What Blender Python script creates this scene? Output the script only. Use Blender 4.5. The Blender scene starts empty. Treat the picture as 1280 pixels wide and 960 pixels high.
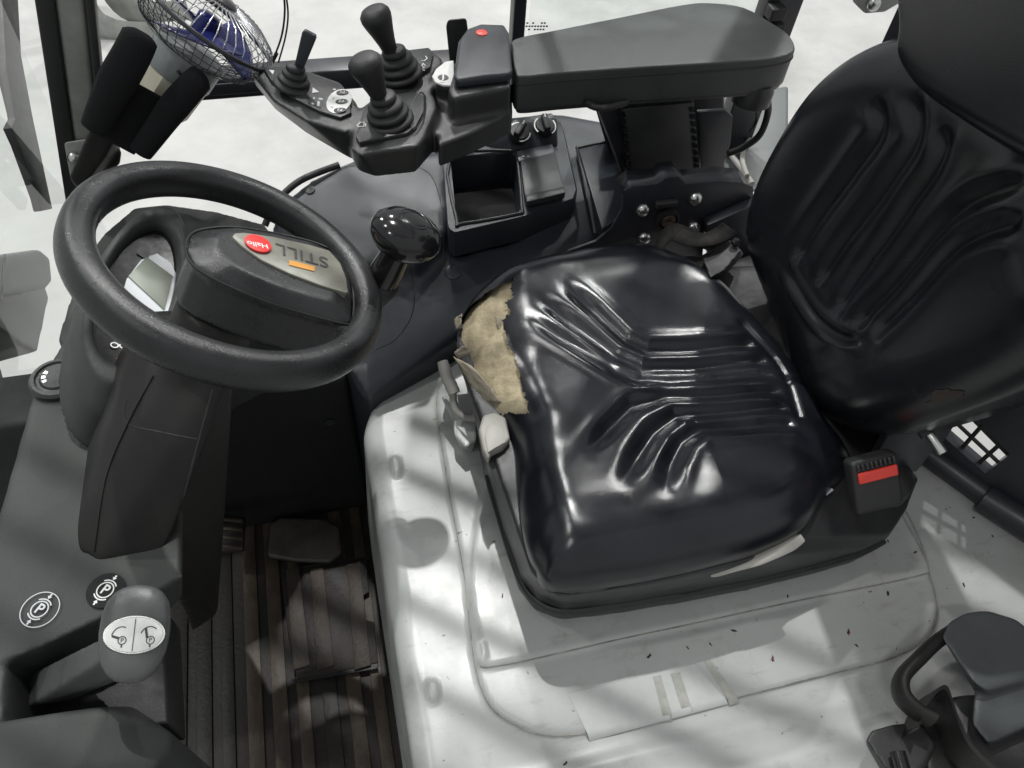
import bpy, bmesh, math, random
import numpy as np
from mathutils import Vector, Matrix
random.seed(7); rng = np.random.default_rng(7)
scene = bpy.context.scene
col = scene.collection

# ------------------------------------------------------------------ camera
F, CX, CY = 962.0, 640.0, 480.0
def nz(v):
    v = np.array(v, float); return v/np.linalg.norm(v)
_Y = nz((-390, 1280, F)); _X = np.array((4937., 758., F)); _X = nz(_X-_Y*_X.dot(_Y))
_Z = np.cross(_X, _Y); _Z = _Z if _Z[1] > 0 else -_Z
MC = np.array([_X, _Y, _Z])                       # world = MC @ (right, up, forward)
CAM = -(MC@np.array(((830-CX), -(540-CY), F)))/F*0.92+np.array((0, 0, .58))
cd = bpy.data.cameras.new('camera'); cam = bpy.data.objects.new('camera', cd); col.objects.link(cam)
R_, U_, F_ = MC[:, 0], MC[:, 1], MC[:, 2]
cam.matrix_world = Matrix(((R_[0], U_[0], -F_[0], CAM[0]), (R_[1], U_[1], -F_[1], CAM[1]), (R_[2], U_[2], -F_[2], CAM[2]), (0, 0, 0, 1)))
cd.sensor_width = 36; cd.lens = 36*F/1280; cd.clip_start = .02; cd.clip_end = 200
scene.camera = cam
# ------------------------------------------------------------------ world, lamps, exposure
w = bpy.data.worlds.new('World'); scene.world = w; w.use_nodes = True
w.node_tree.nodes['Background'].inputs[0].default_value = (.97, .985, 1.0, 1)
w.node_tree.nodes['Background'].inputs[1].default_value = .27
def area(name, loc, size, sy, energy, rot=(0, 0, 0), colr=(1, .995, .975)):
    l = bpy.data.lights.new(name, 'AREA'); l.shape = 'RECTANGLE'; l.size = size; l.size_y = sy; l.energy = energy; l.color = colr
    o = bpy.data.objects.new(name, l); o.location = loc; o.rotation_euler = rot; col.objects.link(o); return o
for lx, ly, sx, sy, e in ((.1, 2.5, .10, .10, 180), (-3.4, 1.2, .9, .25, 80), (-3.4, -2.6, .9, .25, 50), (.5, 6.8, .3, .3, 185), (-4.0, 6.6, .3, .3, 185), (4.6, 5.9, .3, .3, 185)):
    area('high_bay_lamp', (lx, ly, 7.0), sx, sy, e)
vs = scene.view_settings; vs.view_transform = 'Standard'; vs.look = 'None'; vs.gamma = 1; vs.exposure = 1.0
scene.render.resolution_x, scene.render.resolution_y = 1024, 768

# ------------------------------------------------------------------ helpers
def at(px, py, z=None, y=None, x=None):
    "point of the photograph's pixel on the plane z, y or x = const"
    r = MC@np.array((px-CX, CY-py, F))
    k, v = (2, z) if z is not None else (1, y) if y is not None else (0, x)
    return CAM+r*((v-CAM[k])/r[k])
def atp(px, py, o, n):
    r = MC@np.array((px-CX, CY-py, F)); o = np.array(o); n = np.array(n)
    return CAM+r*(((o-CAM)@n)/(r@n))
def tag(o, label, cat, group=None):
    o['label'] = label; o['category'] = cat
    if group: o['group'] = group
    return o
def thing(name, label, cat, loc, group=None):
    o = bpy.data.objects.new(name, None); o.location = tuple(float(c) for c in loc); o.empty_display_size = .03
    col.objects.link(o); return tag(o, label, cat, group)
def link(name, me, mat, parent=None, kind=None, label=None):
    o = bpy.data.objects.new(name, me); col.objects.link(o)
    if mat and not me.materials: me.materials.append(mat)
    if parent:
        o.parent = parent
        q = parent; off = Vector((0, 0, 0))
        while q: off += q.location; q = q.parent
        if not getattr(me, 'shared', False): o.location = -off+Vector(me.get('org', (0, 0, 0)))
    else:
        o.location = Vector(me.get('org', (0, 0, 0)))
    if kind: o['kind'] = kind
    if label: o['label'] = label
    return o
def tomesh(name, verts, faces, smooth=True, angle=None):
    me = bpy.data.meshes.new(name); verts = np.asarray(verts, float)
    c = verts.mean(0); me.from_pydata((verts-c).tolist(), [], [tuple(int(i) for i in f) for f in faces]); me['org'] = [float(x) for x in c]
    bm = bmesh.new(); bm.from_mesh(me); bmesh.ops.recalc_face_normals(bm, faces=bm.faces); bm.to_mesh(me); bm.free()
    fin(me, smooth, angle); return me
def fin(me, smooth=True, angle=None):
    if smooth: me.polygons.foreach_set('use_smooth', [True]*len(me.polygons))
    if smooth and angle: me.set_sharp_from_angle(angle=math.radians(angle))
    me.update()
def bm_mesh(name, bm, bevel=0, seg=3, smooth=True, angle=None, limit=25):
    if bevel:
        bmesh.ops.recalc_face_normals(bm, faces=bm.faces)
        ed = [e for e in bm.edges if len(e.link_faces) == 2 and e.calc_face_angle(0) > math.radians(limit)]
        bmesh.ops.bevel(bm, geom=ed, offset=bevel, segments=seg, profile=.5, affect='EDGES', clamp_overlap=True)
    bmesh.ops.recalc_face_normals(bm, faces=bm.faces)
    c = Vector((0, 0, 0))
    for v in bm.verts: c += v.co
    c /= max(1, len(bm.verts)); bmesh.ops.translate(bm, vec=-c, verts=bm.verts)
    me = bpy.data.meshes.new(name); bm.to_mesh(me); bm.free(); me['org'] = list(c)
    fin(me, smooth, angle); return me
def hull_bm(pts, bm=None):
    bm = bm or bmesh.new(); vs_ = [bm.verts.new(tuple(map(float, p))) for p in pts]
    r = bmesh.ops.convex_hull(bm, input=vs_)
    junk = [g for g in r['geom_interior'] if isinstance(g, bmesh.types.BMVert)]
    if junk: bmesh.ops.delete(bm, geom=junk, context='VERTS')
    return bm
def hull(name, pts, mat, parent=None, bevel=.004, seg=3, **k):
    bm = hull_bm(pts); bmesh.ops.dissolve_limit(bm, angle_limit=math.radians(1), verts=bm.verts, edges=bm.edges)
    return link(name, bm_mesh(name, bm, bevel, seg, angle=40), mat, parent, **k)
def prism_pts(poly, ext):
    e = np.array(ext, float); return [np.array(p, float) for p in poly], [np.array(p, float)+e for p in poly]
def prism_bm(poly, ext, bm=None):
    bm = bm or bmesh.new(); a, b = prism_pts(poly, ext); n = len(a)
    va = [bm.verts.new(tuple(p)) for p in a]; vb = [bm.verts.new(tuple(p)) for p in b]
    bm.faces.new(va[::-1]); bm.faces.new(vb)
    for i in range(n): bm.faces.new((va[i], va[(i+1) % n], vb[(i+1) % n], vb[i]))
    return bm
def prism(name, poly, ext, mat, parent=None, bevel=.002, seg=2, limit=25, **k):
    return link(name, bm_mesh(name, prism_bm(poly, ext), bevel, seg, angle=40, limit=limit), mat, parent, **k)
def boxpts(o, u, v, w_):
    o, u, v, w_ = map(lambda q: np.array(q, float), (o, u, v, w_))
    return [o+a*u+b*v+c*w_ for a in (0, 1) for b in (0, 1) for c in (0, 1)]
def aabb(x0, x1, y0, y1, z0, z1): return boxpts((x0, y0, z0), (x1-x0, 0, 0), (0, y1-y0, 0), (0, 0, z1-z0))
def catmull(P, n=8, closed=False):
    P = np.array(P, float); m = len(P); out = []
    for i in range(m if closed else m-1):
        if closed: p0, p1, p2, p3 = P[(i-1) % m], P[i], P[(i+1) % m], P[(i+2) % m]
        else: p0, p1, p2, p3 = P[max(i-1, 0)], P[i], P[i+1], P[min(i+2, m-1)]
        for t in np.arange(n)/n:
            out.append(.5*((2*p1)+(-p0+p2)*t+(2*p0-5*p1+4*p2-p3)*t*t+(-p0+3*p1-3*p2+p3)*t**3))
    if not closed: out.append(P[-1])
    return np.array(out)
def tube_vf(path, r, seg=10, closed=False, ell=None, up=None):
    path = np.array(path, float); n = len(path); rr = np.broadcast_to(np.array(r, float), (n,))
    V = []; Fc = []; prev = np.array(up if up is not None else (.123, .456, .88))
    for i in range(n):
        t = nz(path[(i+1) % n]-path[i-1]) if closed else nz(path[min(i+1, n-1)]-path[max(i-1, 0)])
        a = prev-t*prev.dot(t); a = nz(a); b = np.cross(t, a)
        if up is None: prev = a
        for k in range(seg):
            th = 2*math.pi*k/seg
            V.append(path[i]+rr[i]*((ell[0] if ell else 1)*math.cos(th)*a+(ell[1] if ell else 1)*math.sin(th)*b))
    for i in range(n if closed else n-1):
        for k in range(seg):
            j = (i+1) % n; Fc.append((i*seg+k, i*seg+(k+1) % seg, j*seg+(k+1) % seg, j*seg+k))
    if not closed:
        Fc.append(tuple(range(seg))[::-1]); Fc.append(tuple((n-1)*seg+k for k in range(seg)))
    return V, Fc
def tube(name, path, r, mat, parent=None, seg=10, closed=False, smooth=6, ell=None, up=None, **k):
    if smooth: path = catmull(path, smooth, closed)
    V, Fc = tube_vf(path, r, seg, closed, ell, up); return link(name, tomesh(name, V, Fc, True, 60), mat, parent, **k)
def frame(n, hint=(1, 0, 0)):
    n = nz(n); h = np.array(hint, float); a = nz(h-n*h.dot(n)); return a, np.cross(n, a), n
def lathe_vf(prof, o, axis, seg=32, hint=(1, 0, 0), sx=1, sy=1):
    a, b, n = frame(axis, hint); o = np.array(o, float); V = []; Fc = []; m = len(prof)
    for r, h in prof:
        for k in range(seg):
            th = 2*math.pi*k/seg; V.append(o+n*h+r*(sx*math.cos(th)*a+sy*math.sin(th)*b))
    for i in range(m-1):
        for k in range(seg): Fc.append((i*seg+k, i*seg+(k+1) % seg, (i+1)*seg+(k+1) % seg, (i+1)*seg+k))
    Fc.append(tuple(range(seg))[::-1]); Fc.append(tuple((m-1)*seg+k for k in range(seg)))
    return V, Fc
def lathe(name, prof, o, axis, mat, parent=None, seg=32, angle=50, **k):
    kk = {q: k.pop(q) for q in ('hint', 'sx', 'sy') if q in k}
    V, Fc = lathe_vf(prof, o, axis, seg, **kk); return link(name, tomesh(name, V, Fc, True, angle), mat, parent, **k)
def blob(name, pieces, mat, parent=None, voxel=.004, smooth=8, fac=.5, cut=None, **k):
    "union of convex pieces, welded by voxel remesh and smoothed"
    bm = bmesh.new()
    for p in pieces: hull_bm(p, bm)
    bmesh.ops.recalc_face_normals(bm, faces=bm.faces)
    me = bpy.data.meshes.new('tmp'); bm.to_mesh(me); bm.free()
    o = bpy.data.objects.new('tmp', me); col.objects.link(o); trash = [o]
    m = o.modifiers.new('r', 'REMESH'); m.mode = 'VOXEL'; m.voxel_size = voxel
    for c in (cut or []):
        cb = hull_bm(c); bmesh.ops.recalc_face_normals(cb, faces=cb.faces); cm = bpy.data.meshes.new('cut'); cb.to_mesh(cm); cb.free()
        co = bpy.data.objects.new('cut', cm); col.objects.link(co); trash.append(co)
        m = o.modifiers.new('b', 'BOOLEAN'); m.operation = 'DIFFERENCE'; m.object = co; m.solver = 'FAST'
    if cut: m = o.modifiers.new('r', 'REMESH'); m.mode = 'VOXEL'; m.voxel_size = voxel
    m = o.modifiers.new('s', 'SMOOTH'); m.factor = fac; m.iterations = smooth
    dg = bpy.context.evaluated_depsgraph_get(); dg.update()
    me2 = bpy.data.meshes.new_from_object(o.evaluated_get(dg))
    for t in trash: bpy.data.objects.remove(t)
    n = len(me2.vertices); a = np.zeros(n*3); me2.vertices.foreach_get('co', a); a = a.reshape(-1, 3); c = a.mean(0)
    me2.vertices.foreach_set('co', (a-c).ravel()); me2['org'] = [float(x) for x in c]; me2.name = name; me2.materials.clear(); fin(me2, True)
    return link(name, me2, mat, parent, **k)
def text(name, s, o, u, v, size, mat, parent=None, off=.0006, bold=0, **k):
    "flat lettering: o = centre, u = reading direction, v = up of the letters"
    c = bpy.data.curves.new(name, 'FONT'); c.body = s; c.size = 1; c.align_x = 'CENTER'; c.align_y = 'CENTER'; c.extrude = 0; c.offset = bold
    ob = bpy.data.objects.new(name, c); col.objects.link(ob); dg = bpy.context.evaluated_depsgraph_get(); dg.update()
    me = bpy.data.meshes.new_from_object(ob.evaluated_get(dg)); bpy.data.objects.remove(ob)
    u = nz(u); n = nz(np.cross(u, v)); v = np.cross(n, u); me.materials.clear()
    for p in me.vertices: q = np.array(p.co); p.co = tuple(size*(q[0]*u+q[1]*v))
    me['org'] = [float(x) for x in (np.array(o)+n*off)]; me.update(); return link(name, me, mat, parent, **k)
def flat(name, poly, mat, parent=None, **k):
    return link(name, tomesh(name, poly, [tuple(range(len(poly)))], False), mat, parent, **k)
def disc(o, u, v, r, n=28, ry=None): return [np.array(o)+r*math.cos(t)*np.array(u)+(ry or r)*math.sin(t)*np.array(v) for t in np.arange(n)*2*math.pi/n]
def ringmesh(name, o, u, v, r0, r1, mat, parent, off=0, a0=0, a1=2*math.pi, n=40, ky=1):
    o = np.array(o)+nz(np.cross(u, v))*off; V = []; Fc = []
    for i in range(n+1):
        t = a0+(a1-a0)*i/n
        for r in (r0, r1): V.append(o+r*(math.cos(t)*np.array(u)+ky*math.sin(t)*np.array(v)))
    for i in range(n): Fc.append((2*i, 2*i+1, 2*i+3, 2*i+2))
    return link(name, tomesh(name, V, Fc, False), mat, parent)
def pad_mesh(name, outline, O, U, V, N, hfun, R=.03, edge=.03, thick=.02, nth=320, rings=70, hole=None, back=True):
    "upholstered pad: 2D outline (u,v), crown height hfun(u,v), edge roll-over of radius R and drop edge"
    ol = catmull(outline, 24, True); d = np.r_[0, np.cumsum(np.linalg.norm(np.diff(np.vstack([ol, ol[:1]]), axis=0), axis=1))]
    tt = np.linspace(0, d[-1], nth, endpoint=False); oc = np.vstack([ol, ol[:1]])
    ol = np.stack([np.interp(tt, d, oc[:, 0]), np.interp(tt, d, oc[:, 1])], 1); c = ol.mean(0)
    s = 1-(1-np.linspace(0, 1, rings))**1.35; s[0] = .004
    uv = c+s[:, None, None]*(ol-c)[None]; flatuv = uv.reshape(-1, 2)
    dist = np.empty(len(flatuv))
    for i in range(0, len(flatuv), 4000): dist[i:i+4000] = np.sqrt(((flatuv[i:i+4000, None]-ol[None, ::2])**2).sum(2).min(1))
    near = dist < .11; dn_, _ = seg_dist(flatuv[near, 0], flatuv[near, 1], np.vstack([ol, ol[:1]])); dist[near] = dn_; dist[-nth:] = 0
    q = 1-np.clip(dist/R, 0, 1); e = np.clip(1-q**2.3, 0, 1)**.6
    eg = e.reshape(rings, nth)
    for _ in range(30):
        m_ = eg.copy(); m_[1:-1] = .25*(eg[:-2]+eg[2:]+np.roll(eg[1:-1], 1, 1)+np.roll(eg[1:-1], -1, 1)); m_[-3:] = eg[-3:]; eg = m_
    h = hfun(flatuv[:, 0], flatuv[:, 1], dist)+edge*(eg.ravel()-1)
    P = np.array(O)+flatuv[:, :1]*np.array(U)+flatuv[:, 1:]*np.array(V)+h[:, None]*np.array(N)
    Fc = []
    for i in range(rings-1):
        for k in range(nth): Fc.append((i*nth+k, i*nth+(k+1) % nth, (i+1)*nth+(k+1) % nth, (i+1)*nth+k))
    if hole is not None:
        cen = flatuv[np.array(Fc)].mean(1); ins = inside(cen, hole); Fc = [f for f, b in zip(Fc, ins) if not b]
    if back:
        b0 = len(P); ring = P[-nth:]
        P = np.vstack([P, ring-np.array(N)*thick*.5, ring-np.array(N)*thick]); l0 = b0-nth
        for l in (l0, b0):
            for k in range(nth): Fc.append((l+k, l+(k+1) % nth, l+nth+(k+1) % nth, l+nth+k))
        Fc.append(tuple(b0+nth+k for k in range(nth)))
    return P, Fc, (flatuv, h)
def inside(p, poly):
    poly = np.array(poly); x, y = p[:, 0], p[:, 1]; r = np.zeros(len(p), bool); j = len(poly)-1
    for i in range(len(poly)):
        xi, yi, xj, yj = *poly[i], *poly[j]
        r ^= ((yi > y) != (yj > y)) & (x < (xj-xi)*(y-yi)/(yj-yi+1e-12)+xi); j = i
    return r
def seg_dist(u, v, pl):
    "distance to a polyline and arc parameter 0..1"
    best = np.full(u.shape, 9.); par = np.zeros(u.shape); pl = np.array(pl); L = np.r_[0, np.cumsum(np.linalg.norm(np.diff(pl, axis=0), axis=1))]
    for i in range(len(pl)-1):
        a, b = pl[i], pl[i+1]; ab = b-a; l2 = ab@ab; t = np.clip(((u-a[0])*ab[0]+(v-a[1])*ab[1])/l2, 0, 1)
        dd = np.hypot(u-a[0]-t*ab[0], v-a[1]-t*ab[1]); m = dd < best; best = np.where(m, dd, best); par = np.where(m, (L[i]+t*(L[i+1]-L[i]))/L[-1], par)
    return best, par

from mathutils.bvhtree import BVHTree
_bvh = {}
def surf(objs, px, py, off=0):
    "first hit of the view ray through a pixel on already built objects: a real point on their surface"
    best = None
    for o in (objs if isinstance(objs, (list, tuple)) else [objs]):
        if o.name not in _bvh:
            q = o; of = Vector((0, 0, 0))
            while q: of += q.location; q = q.parent
            _bvh[o.name] = (BVHTree.FromPolygons([v.co+of for v in o.data.vertices], [tuple(p.vertices) for p in o.data.polygons]), of)
        r = Vector(MC@np.array((px-CX, CY-py, F))).normalized(); h = _bvh[o.name][0].ray_cast(Vector(CAM), r)
        if h[0] is not None and (best is None or h[3] < best[2]): best = (np.array(h[0]), np.array(h[1]), h[3])
    if best is None: return None, None
    n = best[1]; n = n if n@(CAM-best[0]) > 0 else -n
    return best[0]+n*off, n
def seam(name, objs, pxs, r, mt, parent, off=-.0004, dens=10):
    P_ = [surf(objs, *p, off)[0] for p in catmull(pxs, dens)]; P_ = [p for p in P_ if p is not None]
    return tube(name, P_, r, mt, parent, 6, smooth=0)

# ------------------------------------------------------------------ materials
def mat(name, colr, rough=.5, var=.15, vscale=25, bump=0, bscale=400, dust=0, dustcol=(.3, .28, .25), spec=.5, metal=0, coat=0, rvar=.08, stretch=None, bdist=.001):
    m = bpy.data.materials.new(name); m.use_nodes = True; nt = m.node_tree; N = nt.nodes; L = nt.links; b = N['Principled BSDF']
    b.inputs['Roughness'].default_value = rough; b.inputs['Metallic'].default_value = metal; b.inputs['Specular IOR Level'].default_value = spec
    if coat: b.inputs['Coat Weight'].default_value = coat; b.inputs['Coat Roughness'].default_value = .12
    tc = N.new('ShaderNodeTexCoord'); co = tc.outputs['Object']
    if stretch:
        mp = N.new('ShaderNodeMapping'); mp.inputs['Scale'].default_value = stretch; L.new(co, mp.inputs[0]); co = mp.outputs[0]
    n1 = N.new('ShaderNodeTexNoise'); n1.inputs['Scale'].default_value = vscale; n1.inputs['Detail'].default_value = 6; n1.inputs['Roughness'].default_value = .65; L.new(co, n1.inputs[0])
    mix = N.new('ShaderNodeMix'); mix.data_type = 'RGBA'; c = np.array(colr)
    mix.inputs[6].default_value = (*np.clip(c*(1-var), 0, 1), 1); mix.inputs[7].default_value = (*np.clip(c*(1+var), 0, 1), 1)
    mr = N.new('ShaderNodeMapRange'); mr.inputs[1].default_value = .3; mr.inputs[2].default_value = .7; L.new(n1.outputs[0], mr.inputs[0]); L.new(mr.outputs[0], mix.inputs[0])
    out = mix.outputs[2]
    if dust:
        n2 = N.new('ShaderNodeTexNoise'); n2.inputs['Scale'].default_value = vscale*.35; n2.inputs['Detail'].default_value = 8; n2.inputs['Roughness'].default_value = .7; L.new(tc.outputs['Object'], n2.inputs[0])
        m2 = N.new('ShaderNodeMapRange'); m2.inputs[1].default_value = .48; m2.inputs[2].default_value = .75; m2.inputs[4].default_value = dust; L.new(n2.outputs[0], m2.inputs[0])
        mx = N.new('ShaderNodeMix'); mx.data_type = 'RGBA'; L.new(m2.outputs[0], mx.inputs[0]); L.new(out, mx.inputs[6]); mx.inputs[7].default_value = (*dustcol, 1); out = mx.outputs[2]
    L.new(out, b.inputs['Base Color'])
    if rvar:
        r2 = N.new('ShaderNodeMapRange'); r2.inputs[1].default_value = .3; r2.inputs[2].default_value = .7; r2.inputs[3].default_value = max(.02, rough-rvar); r2.inputs[4].default_value = min(1, rough+rvar)
        L.new(n1.outputs[0], r2.inputs[0]); L.new(r2.outputs[0], b.inputs['Roughness'])
    if bump:
        n3 = N.new('ShaderNodeTexNoise'); n3.inputs['Scale'].default_value = bscale; n3.inputs['Detail'].default_value = 3; L.new(tc.outputs['Object'], n3.inputs[0])
        bp = N.new('ShaderNodeBump'); bp.inputs['Strength'].default_value = bump; bp.inputs['Distance'].default_value = bdist; L.new(n3.outputs[0], bp.inputs['Height']); L.new(bp.outputs[0], b.inputs['Normal'])
    m['b'] = 1
    return m
M = {}
M['leather'] = mat('black_vinyl', (.0080, .0088, .0118), .195, .2, 40, .10, 900, spec=.5, rvar=.03)
M['leather_dull'] = mat('black_vinyl_dull', (.0075, .0082, .0102), .25, .2, 40, .10, 900, spec=.45, rvar=.03)
M['foam'] = mat('yellowed_foam', (.40, .345, .235), .95, .3, 45, .45, 300, spec=.1, dust=.5, dustcol=(.20, .155, .10), bdist=.002)
M['backing'] = mat('vinyl_backing', (.26, .23, .18), .85, .25, 80, .5, 500, spec=.2)
M['plastic'] = mat('dark_plastic', (.024, .0245, .026), .34, .15, 18, .35, 900, dust=.2, dustcol=(.07, .067, .062), spec=.45)
M['console'] = mat('console_plastic', (.022, .026, .032), .36, .15, 12, .3, 900, dust=.14, dustcol=(.065, .069, .073), spec=.42)
M['dash'] = mat('dash_plastic', (.040, .0425, .0415), .52, .14, 14, .4, 900, dust=.3, dustcol=(.065, .064, .06), spec=.22)
M['column'] = mat('column_plastic', (.0145, .014, .0137), .46, .15, 12, .4, 900, dust=.35, dustcol=(.034, .028, .024), spec=.28)
M['rubber'] = mat('black_rubber', (.016, .016, .017), .55, .2, 40, .2, 500)
M['gloss'] = mat('gloss_black', (.010, .010, .011), .14, .1, 20, 0, rvar=.05)
M['wheel'] = mat('wheel_grip', (.017, .0175, .019), .29, .15, 30, .3, 1000, rvar=.08, dust=.1, dustcol=(.05, .047, .043), spec=.5)
M['armpad'] = mat('armrest_pad', (.041, .0455, .0445), .37, .14, 16, .4, 900, dust=.15, dustcol=(.09, .09, .085), spec=.45)
M['steel'] = mat('bright_steel', (.62, .62, .60), .28, .1, 60, 0, metal=1)
M['painted_steel'] = mat('black_painted_steel', (.020, .021, .027), .40, .15, 20, .1, 500, dust=.08, dustcol=(.14, .10, .07))
M['greyplastic'] = mat('light_grey_plastic', (.32, .31, .285), .5, .12, 30, .1, 600, dust=.3, dustcol=(.2, .19, .17))
M['red'] = mat('red_plastic', (.62, .045, .03), .4, .1, 60)
M['redsticker'] = mat('red_sticker', (.72, .03, .03), .45, .05, 60)
M['badge'] = mat('badge_plate', (.20, .195, .165), .35, .15, 40, dust=.4, dustcol=(.2, .18, .13))
M['orange'] = mat('orange_print', (.62, .28, .05), .5, .1, 60)
M['print_dark'] = mat('dark_print', (.04, .04, .042), .5, .1, 60)
M['white'] = mat('white_print', (.72, .72, .70), .5, .1, 80)
M['lcd'] = mat('lcd_glass', (.16, .18, .145), .42, .1, 30, rvar=.02)
M['silver'] = mat('silver_face', (.46, .48, .50), .4, .08, 30)
M['fanbeige'] = mat('fan_cream', (.60, .57, .46), .5, .08, 30, dust=.25, dustcol=(.35, .31, .22))
M['fangrey'] = mat('fan_grey', (.22, .24, .24), .45, .1, 30)
M['blue'] = mat('fan_blade_blue', (.01, .014, .10), .25, .1, 30)
M['wire'] = mat('cage_wire', (.06, .06, .065), .35, .1, 60, metal=.6)
M['chrome_wire'] = mat('bright_wire', (.6, .6, .62), .3, .1, 60, metal=.9)
M['pillar'] = mat('pillar_grey', (.26, .27, .25), .5, .3, 9, .1, 300, dust=.5, dustcol=(.12, .12, .11))
M['belt'] = mat('belt_webbing', (.012, .0118, .0115), .75, .2, 60, .7, 350, spec=.15, dust=.3, dustcol=(.08, .07, .06), bdist=.001)
M['footwell'] = mat('footwell_shade', (.0045, .0045, .0048), .7, .2, 20, .2, 500)  # shaded lower side of the console, its shade put into a near-black colour
M['holder'] = mat('holder_plastic', (.048, .053, .055), .5, .12, 14, .35, 900, dust=.15, dustcol=(.07, .07, .066), spec=.3)
M['scuff'] = mat('scuffed_backing', (.040, .028, .022), .8, .6, 70, .5, 300, dust=.8, dustcol=(.014, .012, .011))
M['knobgrey'] = mat('lever_knob_grey', (.075, .076, .078), .36, .12, 20, .2, 900, dust=.2, dustcol=(.12, .115, .105))
M['ribdim'] = mat('dim_rib', (.046, .035, .026), .6, .5, 22, .4, 160, dust=.9, dustcol=(.014, .012, .011), bdist=.002)
M['cloth'] = mat('black_cloth', (.010, .010, .0115), .9, .2, 60, .6, 500, spec=.2, bdist=.002)
M['screen_grey'] = mat('lamp_housing_grey', (.085, .096, .095), .5, .1, 10, .1, 400)
M['rust'] = mat('rusty_bolt', (.10, .065, .045), .6, .4, 120, .4, 300, metal=.3)

for k_ in ('leather', 'leather_dull', 'wheel'):                       # pebbled vinyl grain
    nt = M[k_].node_tree; N_ = nt.nodes; bp = [n for n in N_ if n.type == 'BUMP'][0]; vo = N_.new('ShaderNodeTexVoronoi'); vo.feature = 'DISTANCE_TO_EDGE'; vo.inputs['Scale'].default_value = 520
    nt.links.new([n for n in N_ if n.type == 'TEX_COORD'][0].outputs['Object'], vo.inputs['Vector']); b2 = N_.new('ShaderNodeBump'); b2.inputs['Strength'].default_value = .16; b2.inputs['Distance'].default_value = .0006
    nt.links.new(vo.outputs['Distance'], b2.inputs['Height']); nt.links.new(bp.outputs[0], b2.inputs['Normal']); nt.links.new(b2.outputs[0], N_['Principled BSDF'].inputs['Normal'])
# paint with scratches, chips and grime
def hood_mat():
    m = mat('hood_paint', (.385, .395, .388), .33, .05, 7, .06, 250, dust=.0, rvar=.09)
    nt = m.node_tree; N = nt.nodes; L = nt.links; b = N['Principled BSDF']; src = b.inputs['Base Color'].links[0].from_socket
    tc = [n for n in N if n.type == 'TEX_COORD'][0]
    def layer(src, scale, lo, hi, colr, amt, vec=(1, 1, 1), detail=8):
        mp = N.new('ShaderNodeMapping'); mp.inputs['Scale'].default_value = vec; L.new(tc.outputs['Object'], mp.inputs[0])
        n = N.new('ShaderNodeTexNoise'); n.inputs['Scale'].default_value = scale; n.inputs['Detail'].default_value = detail; n.inputs['Roughness'].default_value = .7; L.new(mp.outputs[0], n.inputs[0])
        r = N.new('ShaderNodeMapRange'); r.inputs[1].default_value = lo; r.inputs[2].default_value = hi; r.inputs[4].default_value = amt; L.new(n.outputs[0], r.inputs[0])
        x = N.new('ShaderNodeMix'); x.data_type = 'RGBA'; L.new(r.outputs[0], x.inputs[0]); L.new(src, x.inputs[6]); x.inputs[7].default_value = (*colr, 1); return x.outputs[2]
    s = layer(src, 5, .45, .75, (.30, .30, .275), .5)
    s = layer(s, 30, .56, .74, (.23, .22, .19), .5)
    s = layer(s, 40, .685, .71, (.06, .05, .04), .8, (1, 1.6, 1), 4)
    s = layer(s, 12, .58, .72, (.22, .21, .19), .5, (1, 5, 1), 6)
    s = layer(s, 120, .74, .78, (.04, .03, .025), .8, (1, 1, 1), 2)
    L.new(s, b.inputs['Base Color']); return m
M['hood'] = hood_mat()
M['chip'] = mat('rust_chip', (.09, .03, .02), .8, .4, 100)
M['chipdark'] = mat('bare_chip', (.03, .025, .022), .8, .3, 100)
M['worn'] = mat('worn_patch', (.62, .62, .62), .5, .06, 40)
def mat_rubber():
    m = mat('mat_rubber', (.012, .0095, .0080), .6, .4, 9, .4, 160, dust=.6, dustcol=(.044, .031, .021), stretch=(1, .35, 1), bdist=.002); return m
M['mat'] = mat_rubber()
M['ribworn'] = mat('worn_rib', (.070, .053, .038), .55, .6, 22, .4, 160, dust=1.0, dustcol=(.013, .0115, .0105), stretch=(1, .3, 1), bdist=.002)
M['pedal'] = mat('worn_pedal', (.070, .060, .050), .5, .5, 16, .3, 160, dust=.6, dustcol=(.04, .035, .03), bdist=.002)
def glass_mat():
    m = bpy.data.materials.new('pane_glass'); m.use_nodes = True; N = m.node_tree.nodes; L = m.node_tree.links; N.clear()
    o = N.new('ShaderNodeOutputMaterial'); t = N.new('ShaderNodeBsdfTransparent'); t.inputs[0].default_value = (.95, .97, .96, 1)
    g = N.new('ShaderNodeBsdfGlossy'); g.inputs['Roughness'].default_value = .03; f = N.new('ShaderNodeFresnel'); f.inputs[0].default_value = 1.45
    ge = N.new('ShaderNodeNewGeometry'); inv = N.new('ShaderNodeMath'); inv.operation = 'SUBTRACT'; inv.inputs[0].default_value = 1; L.new(ge.outputs['Backfacing'], inv.inputs[1])
    mu = N.new('ShaderNodeMath'); mu.operation = 'MULTIPLY'; L.new(f.outputs[0], mu.inputs[0]); L.new(inv.outputs[0], mu.inputs[1])     # reflect at the entry face only
    x = N.new('ShaderNodeMixShader'); L.new(mu.outputs[0], x.inputs[0]); L.new(t.outputs[0], x.inputs[1]); L.new(g.outputs[0], x.inputs[2]); L.new(x.outputs[0], o.inputs[0]); return m
M['glass'] = glass_mat()
M['floor'] = mat('concrete_floor', (.345, .345, .335), .5, .12, 2.4, .05, 60, dust=.8, dustcol=(.20, .20, .19))

# ================================================================== SETTING
fl = link('warehouse_floor', tomesh('warehouse_floor', [(-14, -10, -.78), (14, -10, -.78), (14, 16, -.78), (-14, 16, -.78)], [(0, 1, 2, 3)], False), M['floor']); fl['kind'] = 'structure'

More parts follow.
